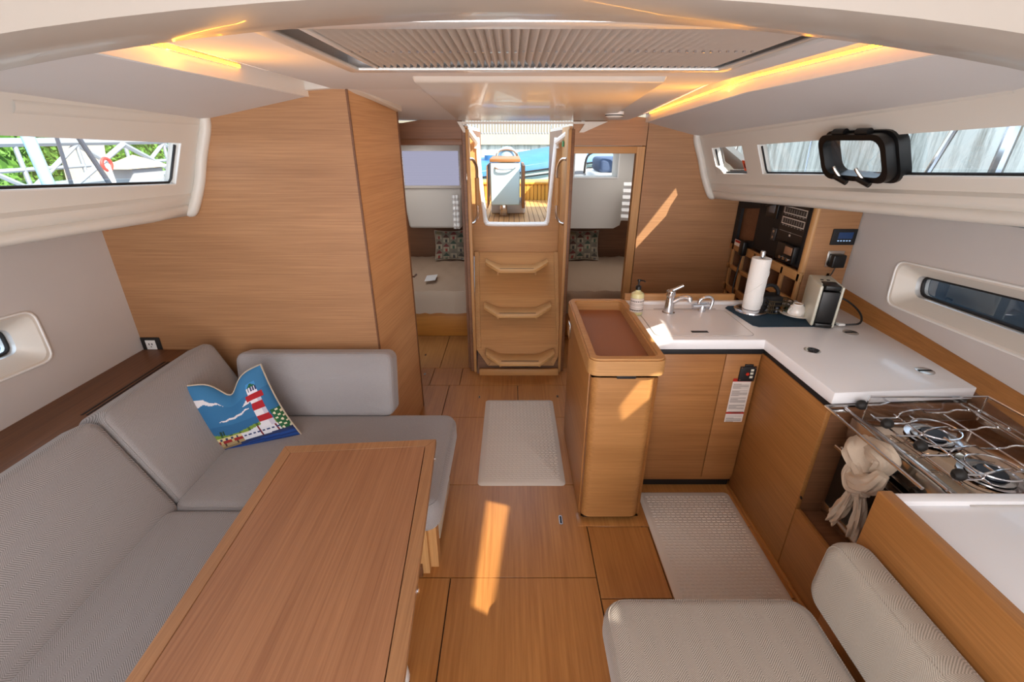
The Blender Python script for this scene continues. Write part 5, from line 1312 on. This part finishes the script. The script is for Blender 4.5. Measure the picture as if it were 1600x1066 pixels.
# ================================================================ COCKPIT SEEN THROUGH THE COMPANIONWAY
bm = newbm(); box(bm, -.34, .42, 4.05, 5.62, .93, .968); box(bm, -1.1, 1.2, 5.62, 7.2, .93, .968); CKF = struct('floor_cockpit', bm, m_rubber)
x = -1.0
while x < 1.1:
    obj('deck_plank', rbox(x, x + .052, 4.10 if -.33 < x < .38 else 5.63, 7.15, .968, .976, .001, 1), m_teak, CKF); x += .057
CT2 = thing('cockpit_table', 'pale folding cockpit table with teak edges seen through the companionway', 'table', (-.08, 5.35, .976))
yt = 5.3
def Q(px, py, y=yt): return PY(px, py, y)
m_ctab = mat('pale_blue_gelcoat', 'BBD9DE', .4)
m_ctab.node_tree.nodes['Principled BSDF'].inputs['Roughness'].default_value = .5
a = Q(766, 254); b = Q(812, 321)
obj('front_leaf', rbox(a.x, b.x, yt, yt + .03, b.z, a.z, .018, 4), m_ctab, CT2)
bm = newbm(); tube(bm, smooth([Q(773, 262) + V((0, -.0, 0)), Q(780, 264) + V((0, -.035, 0)), Q(798, 264) + V((0, -.035, 0)), Q(805, 262)], 5), .009, 8); obj('leaf_handle', bm, m_chrome, CT2)
a = Q(765, 248); b = Q(813, 253.5)
obj('teak_top', rbox(a.x, b.x, yt - .01, yt + .9, b.z, a.z, .004), wood('table_teak', '9B6A3C', '7A4E28', 'x'), CT2)
for px0, px1 in ((759.5, 762.5), (816, 820)):
    a = Q(px0, 259); b = Q(px1, 326); obj('side_leaf', rbox(a.x, b.x, yt + .02, yt + .85, b.z, a.z, .004), wood('leaf_teak', '9B6A3C', '7A4E28', 'z'), CT2)
a = Q(783, 321, yt + .2); obj('pedestal', rbox(a.x - .01, a.x + .07, yt + .15, yt + .3, .976, a.z + .03, .01), m_steel, CT2)
obj('pedestal', rbox(-.25, .16, yt + .35, yt + .8, .976, 1.12, .02, 3), m_wht, CT2)
# wheel pedestal with hoop behind table
WH = thing('compass_hoop', 'steel guard hoop with covered binnacle behind the cockpit table', 'binnacle', (-.05, 6.3, 1.3))
a = [PY(x, y, 6.2) for x, y in ((775, 248), (778, 238), (784, 234), (793, 233), (802, 235), (807, 240), (809, 248))]
bm = newbm(); tube(bm, smooth(a, 4), .018, 8); obj('hoop', bm, m_steel, WH)
a = PY(792, 246, 6.25); bm = newbm(); lathe(bm, [(0, .13), (.06, .12), (.10, .07), (.12, 0), (.10, -.2), (.09, -.9), (0, -.9)], (a.x, 6.3, a.z + .0), 20); obj('binnacle_cover', bm, mat('blue_grey_cover', '8FB3CC', .6), WH)
# stern bench with vertical teak slats
SBn = thing('stern_bench', 'stern bench front of vertical golden teak slats', 'bench', (.5, 7.1, .976))
m_gold = wood('golden_slats', 'DDA545', 'B98330', 'z')
zt2 = PY(830, 288, 7.0).z
x = -1.0
while x < 1.05:
    obj('slat', rbox(x, x + .048, 7.0, 7.02, .976, zt2, .002, 1), m_gold, SBn); x += .055
obj('bench_top', rbox(-1.05, 1.1, 6.98, 7.5, zt2, zt2 + .03, .004), m_gold, SBn)
obj('bench_backing', rbox(-1.05, 1.1, 7.025, 7.05, .976, zt2, .002), m_rubber, SBn)
# cockpit side coamings
for s, x, lab in ((-1, -1.15, 'white cockpit coaming on the left'), (1, 1.2, 'white cockpit coaming on the right')):
    bm = newbm(); box(bm, x - .12, x + .12, 5.65, 7.2, .93, 1.40); bev(bm, .03, 3); one('cockpit_coaming', bm, m_wht, lab, 'coaming', 'cockpit coamings')

# ================================================================ OUTSIDE
for nme, b in (('port', (-60, -2.35, -30, 60)), ('starboard', (2.2, 60, -30, 60)), ('astern', (-2.35, 2.2, 8.2, 60))):
    bm = newbm(); box(bm, b[0], b[1], b[2], b[3], WZ - .1, WZ); o = obj('harbour_water', bm, m_water, sm=False); tag(o, 'dark harbour water ' + {'port': 'beyond the port side', 'starboard': 'beyond the starboard side', 'astern': 'astern of the cockpit'}[nme], 'water', kind='stuff')
# quay wall astern with a pale fence on it, and the quay to starboard
def quay(name, lab, pts, th, z0, z1, cap):
    o = thing(name, lab, 'wall', (pts[0][0], pts[0][1], z0)); a, b = V((*pts[0], 0)), V((*pts[1], 0)); L_ = (b - a).length; n_ = max(1, int(L_ / 2.6)); u = (b - a) / n_; nrm = V((-u.y, u.x, 0)).normalized() * th
    for i in range(n_):
        p0 = a + u * i + u * .004; p1 = a + u * (i + 1) - u * .004
        bm = newbm(); prism(bm, [V((p0.x, p0.y, z0)), V((p1.x, p1.y, z0)), V((p1.x, p1.y, z1)), V((p0.x, p0.y, z1))], nrm); obj('concrete_panel', bm, m_streak, o, sm=False)
    bm = newbm(); k = nrm * -.12 / th; prism(bm, [V((a.x, a.y, z1)) + k, V((b.x, b.y, z1)) + k, V((b.x, b.y, z1 + cap)) + k, V((a.x, a.y, z1 + cap)) + k], nrm * 1.4); obj('coping', bm, m_cop, o, sm=False)
    return o
def streaks():
    m, N, L, b = nm('streaked_concrete'); tc = N.new('ShaderNodeTexCoord'); mp = N.new('ShaderNodeMapping'); mp.inputs['Scale'].default_value = (2.2, 2.2, .22)
    L.new(tc.outputs['Object'], mp.inputs[0]); n = N.new('ShaderNodeTexNoise'); n.inputs['Scale'].default_value = 2.2; n.inputs['Detail'].default_value = 8; n.inputs['Roughness'].default_value = .75; L.new(mp.outputs[0], n.inputs[0])
    r = N.new('ShaderNodeValToRGB'); r.color_ramp.elements[0].position = .36; r.color_ramp.elements[0].color = lin('A09A8C'); r.color_ramp.elements[1].position = .56; r.color_ramp.elements[1].color = lin('F0EADC')
    L.new(n.outputs[0], r.inputs[0]); L.new(r.outputs[0], b.inputs['Base Color']); b.inputs['Roughness'].default_value = .9; return m
m_streak = streaks(); m_cop = mat('cream_coping', 'B9A98D', .8, var=.1)
quay('quay_wall', 'streaked grey concrete quay wall with cream coping to starboard', [(6.6, -8), (6.6, 16.4)], -.5, WZ + .01, 2.25, .30)
quay('quay_wall', 'pale concrete quay wall beyond the covered blue boat astern', [(-14, 17), (16, 17)], .5, WZ + .01, 1.62, .32)
FN = thing('quay_fence', 'white picket fence on the quay wall astern', 'fence', (0, 17.1, 1.94))
for i in range(70):
    x = -3.2 + i * .098; obj('picket', rbox(x, x + .05, 17.05, 17.08, 1.97, 2.62, .004, 1), m_wout, FN)
obj('fence_rail', rbox(-3.3, 3.8, 17.08, 17.12, 1.94, 2.0, .005), m_wout, FN); obj('fence_rail', rbox(-3.3, 3.8, 17.08, 17.12, 2.25, 2.29, .005), m_wout, FN)
bm = newbm(); box(bm, -6, 10, 19, 24, 1.2, 6.5); o = one('pale_building', bm, mat('sunlit_stucco', '8C8371', .9, var=.06), 'pale sunlit building beyond the picket fence', 'building')
# blue covered boat astern
BB = thing('covered_boat', 'motorboat with a blue cover moored astern', 'boat', (1.5, 11.5, WZ))
def loft(bm, secs):
    vv = [[bm.verts.new(p) for p in s_] for s_ in secs]
    for A, B_ in zip(vv, vv[1:]):
        for k in range(len(A) - 1): bm.faces.new((A[k], A[k + 1], B_[k + 1], B_[k]))
def hullsec(x, hb, zk, zg, n=6): return [V((x, 11.5 - hb * math.sin(math.pi / 2 * (i / n) ** .8), zk + (zg - zk) * (1 - math.cos(math.pi / 2 * i / n)) ** .9)) for i in range(n + 1)]
BS = ((-3.2, .9, .9, 1.1), (-1.5, 1.1, 1.08, 1.30), (0, 1.2, 1.25, 1.50), (1.5, 1.1, 1.44, 1.74), (3.2, .6, 1.63, 1.93), (4.5, .05, 1.78, 2.03))
bm = newbm(); loft(bm, [hullsec(x, hb, WZ + .01, zg) for x, hb, zg, zr in BS]); obj('boat_hull', bm, mat('seafoam_hull', 'BCCBBF', .3), BB)
bm = newbm()
def cov(x, hb, zg, zr, n=7): return [V((x, 11.5 - hb * math.cos(math.pi / 2 * i / n) - .03, zg + (zr - zg) * math.sin(math.pi / 2 * i / n) ** .8)) for i in range(n + 1)]
loft(bm, [cov(x, hb, zg - .12, zr) for x, hb, zg, zr in BS]); obj('blue_cover', bm, m_blue, BB)
for dz in (-.02, -.10, -.20):
    bm = newbm(); tube(bm, smooth([V((x, 11.5 - hb - .05 + .25 * (dz > -.05), zg - .02 + dz + .12 * (dz > -.05))) for x, hb, zg, zr in BS[:5]], 4), .016, 6); obj('rub_rail', bm, m_rubber, BB)
a = PY(765, 248, 11.0)
bm = newbm(); lathe(bm, [(0, .0), (.16, .0), (.16, .12), (0, .12)], (-.45, 10.9, 1.35), 14); obj('fuel_cap_hump', bm, m_blue, BB)
# lifelines / wires seen in the opening
for px, lab in ((741, 'left'), (861, 'right')):
    a = PY(px, 196, 7.3); b = PY(px + (2 if px < 800 else -1), 300, 7.3); bm = newbm(); tube(bm, [a, b], .012, 6); one('backstay', bm, m_steel, 'steel stanchion wire %s of the cockpit opening' % lab, 'rigging wire')
# port side view: gangway truss, hedge, pylon, house
GW = thing('marina_gangway', 'white steel truss gangway seen through the port window', 'gangway', (-7.0, 6, WZ))
m_steelw = mat('white_steel', '8C949D', .5)
gx = -7.0; g0, g1 = -2.0, 14.0
def bar(A, B_, r, name='truss_bar', par=GW, m=None):
    bm = newbm(); tube(bm, [A, B_], r, 6); obj(name, bm, m or m_steelw, par)
for z, r in ((1.12, .05), (1.36, .03), (1.72, .06)): bar(V((gx, g0, z)), V((gx, g1, z + .06)), r, 'rail')
for i in range(16):
    y = g0 + i; bar(V((gx, y, 1.12)), V((gx, y, 1.72)), .03)
    bar(V((gx, y, 1.12 if i % 2 else 1.72)), V((gx, y + 1, 1.72 if i % 2 else 1.12)), .035)
GW2 = V((gx + .8, 7.5, 0))
for dx in (-.6, .6): bar(V((gx + .6, 8.2, 1.72)), V((gx + .6, 8.2 + dx * 2.2, 1.1)), .04)
p1 = [V((-4.2, 2.6, .3)), V((-4.2, 2.15, 5))]
bm = newbm(); qa, qb = PX(43, 213, -4.4), PX(78, 292, -4.4); tube(bm, [qb + (qb - qa) * .4, qa + (qa - qb) * 1.2], .05, 10); one('blue_pole', bm, mat('pale_blue_pole', '9CC4D8', .3), 'pale blue metal pole leaning outside the port window', 'pole')
bm = newbm(); qa, qb, qc, qd = [PX(x, y, -8.2) for x, y in ((128, 213), (161, 213), (172, 292), (146, 292))]; prism(bm, [qd + (qd - qa) * .5, qc + (qc - qb) * .5, qb + (qb - qc) * 1.2, qa + (qa - qd) * 1.2], (-.5, 0, 0)); one('concrete_pylon', bm, mat('sunlit_concrete', 'B2AA9C', .9, var=.1), 'leaning pale concrete pylon behind the gangway', 'pylon')
for a, b, r, lab in (((-3.4, 3.55, 1.3), (-3.4, 2.75, 2.4), .012, 'thin dark wire left of the pylon'), ((-3.2, 3.9, 1.2), (-3.2, 3.2, 2.4), .02, 'dark stay in front of the pylon')):
    pass
for A_, B_, r, lab in ((Lp0 := (88, 213), (113, 292), .010, 'thin dark shroud outside the port window left of the pylon'), ((122, 214), (172, 288), .014, 'dark steel shroud crossing the pale pylon outside')):
    a = PX(A_[0], A_[1], -2.6); b = PX(B_[0], B_[1], -2.45); d_ = (a - b); bm = newbm(); tube(bm, [b - d_ * .4, a + d_ * .6], r, 8); one('shroud', bm, mat('dark_wire', '4A4F57', .3, .6), lab, 'rigging wire')
def hedge(name, lab, x0, x1, y0, y1, z0, z1, n, sz):
    o = thing(name, lab, 'hedge', ((x0 + x1) / 2, (y0 + y1) / 2, z0))
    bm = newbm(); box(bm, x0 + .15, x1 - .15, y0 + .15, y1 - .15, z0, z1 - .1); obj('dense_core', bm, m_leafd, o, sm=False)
    bm = newbm()
    for i in range(n):
        c = V((x1 + random.uniform(-.25, .08), random.uniform(y0, y1), random.uniform(z0, z1 + .1))); u = V((random.gauss(0, 1), random.gauss(0, 1), random.gauss(0, 1))).normalized(); v = u.orthogonal().normalized()
        s = sz * random.uniform(.6, 1.3); add(bm, [c - u * s, c + v * s * .5, c + u * s, c - v * s * .5], [(0, 1, 2, 3)])
    obj('leaf_mass', bm, m_leaf, o, sm=False, kind='stuff')
hedge('clipped_hedge', 'bright green hedge behind the gangway, seen through the port window', -11, -9.5, -4, 26, .5, 2.35, 14000, .065)
BD = thing('white_house', 'white house with dark window openings above the hedge to port', 'house', (-14, 3, .3))
bm = newbm(); box(bm, -15, -14, -6, 11, .36, 6); obj('house_wall', bm, mat('white_stucco', 'C4C2BE', .9), BD, sm=False)
for i in range(8): obj('window_opening', rbox(-14.0, -13.96, -3.6 + 1.75 * i, -2.8 + 1.75 * i, 2.1, 3.4, .01, 1), mat('dark_window_glass', '2F3A44', .2) if i == 0 else bpy.data.materials['dark_window_glass'], BD)
# dock pedestal boxes, dinghy
DB = thing('dock_pedestal', 'white dock power pedestal with a pitched cap outside the port window', 'pedestal', (-5.2, 5.6, .4))
c = PX(221, 268, -5.0)
obj('pedestal_body', rbox(-5.2, -4.9, c.y - .28, c.y + .28, .4, c.z + .05, .02), m_wout, DB)
bm = newbm(); cz = c.z + .05; add(bm, [V((-5.25, c.y - .42, cz)), V((-4.85, c.y - .42, cz)), V((-4.85, c.y + .42, cz)), V((-5.25, c.y + .42, cz)), V((-5.05, c.y, cz + .16))], [(0, 1, 2, 3), (0, 1, 4), (1, 2, 4), (2, 3, 4), (3, 0, 4)]); obj('cap', bm, m_cop, DB, sm=False)
c = PX(167, 257, -5.0)
VL = thing('red_valve', 'red valve wheel on the dock outside the port window', 'valve', (-5, c.y, .4))
bm = newbm(); tube(bm, [V((-5, c.y + .07 * math.cos(t), c.z + .07 * math.sin(t))) for t in [i * math.pi / 8 for i in range(16)]], .02, 6, closed=True); obj('wheel', bm, mat('red_paint', 'D0453E', .5), VL)
bm = newbm(); tube(bm, [V((-5, c.y, c.z)), V((-5, c.y + .05, .4))], .03, 8); obj('riser', bm, m_wht, VL)
bm = newbm(); box(bm, -9, -4.8, -3, 16, .4, .62); one('floating_dock', bm, mat('dock_deck', 'A9ABAA', .8, var=.08), 'pale floating dock alongside to port', 'dock')
bm = newbm(); prism(bm, [V((-6.4, .3, .62)), V((-6.4, 4.6, .62)), V((-6.4, 4.8, 1.15)), V((-6.4, .2, 1.3))], (.6, 0, 0)); bev(bm, .08, 3); one('blue_dinghy', bm, mat('dinghy_blue', '3E7FC4', .4), 'blue dinghy lying on the dock to port', 'dinghy')
# starboard rigging seen through the windows
for A_, B_, r, lab in (((1490, 205), (1448, 272), .014, 'slanting steel stanchion outside the starboard window, the thinner one'), ((1586, 199), (1553, 274), .024, 'thick steel stanchion outside the right end of the starboard window'), ((1268, 218), (1258, 268), .004, 'thin guard wire outside the starboard window')):
    a = PX(A_[0], A_[1], 2.06); b = PX(B_[0], B_[1], 2.0); d_ = a - b
    bm = newbm(); tube(bm, [b - d_ * .8, a + d_ * 1.0], r, 8); one('stanchion', bm, m_chrome, lab, 'stanchion')
a = BR(3.12, 1.5, .9); bm = newbm(); qa, qb = PX(1140, 275, 1.9), PX(1152, 228, 1.9); tube(bm, [qa + (qa - qb) * .6, qb + (qb - qa)], .010, 8); one('stanchion', bm, m_steel, 'slim steel stanchion behind the aft starboard pane', 'stanchion')
# moored boat low outside the starboard hull window
bm = newbm(); prism(bm, [(3.6, -2, .36), (3.6, 5, .36), (3.6, 5.2, 1.25), (3.6, -2.2, 1.1)], (.5, 0, 0)); bev(bm, .1, 3); one('neighbour_hull', bm, mat('navy_hull', '23303A', .15, coat=.6), 'dark hull moored alongside, seen through the starboard hull window', 'boat')
# awning added unseen above the side deck, slots cut to place the sun patches
AZ = 2.62; D_ = SUN
def back(p): p = V(p); t = (AZ - p.z) / D_.z; return p + D_ * t
patches = [
    [(1.26, 3.45, 1.60), (1.285, 3.45, 1.48), (.93, 3.45, .86), (.90, 3.45, 1.07)],
    [(.60, 1.94, .92), (.765, 1.995, .92), (.79, 2.24, .92), (.74, 2.42, .92), (.60, 2.42, .92)],
    [(.57, 1.775, .832), (.63, 1.775, .845), (.626, 1.775, .741), (.509, 1.775, .617), (.487, 1.775, .692)],
    [(-.135, 1.92, 0), (-.018, 1.885, 0), (-.088, 1.27, 0), (-.165, 1.31, 0)],
]
ax0, ax1, ay0, ay1 = 1.75, 6.2, -6.5, 3.5
vc = [(ax0, ay0), (ax1, ay0), (ax1, ay1), (ax0, ay1)]; ec = [(0, 1), (1, 2), (2, 3), (3, 0)]; polys = []
for P_ in patches:
    q = [back(p) for p in P_]; b0 = len(vc); vc += [(p.x, p.y) for p in q]; ec += [(b0 + i, b0 + (i + 1) % len(q)) for i in range(len(q))]; polys.append([(p.x, p.y) for p in q])
def inside(pt, pl):
    x, y = pt; c = False
    for i in range(len(pl)):
        x1_, y1_ = pl[i]; x2_, y2_ = pl[i - 1]
        if (y1_ > y) != (y2_ > y) and x < (x2_ - x1_) * (y - y1_) / (y2_ - y1_) + x1_: c = not c
    return c
rv, re_, rf, *_ = delaunay_2d_cdt([V(v) for v in vc], ec, [], 0, 1e-6)
bm = newbm(); vs = [bm.verts.new((v[0], v[1], AZ)) for v in rv]
for f in rf:
    cxy = (sum(rv[i][0] for i in f) / len(f), sum(rv[i][1] for i in f) / len(f))
    if not any(inside(cxy, pl) for pl in polys): bm.faces.new([vs[i] for i in f])
one('sun_gobo', bm, mat('gobo_sheet', 'C9C5BC', .9), 'pale awning added unseen above the starboard deck to shape the sunlight', 'gobo', sm=False)
# unique names for the window structures
k = 3
for o in list(bpy.data.objects):
    if o.name.startswith('window_3') and o.parent is None: o.name = 'window_%d' % k; k += 1
bpy.context.view_layer.update()
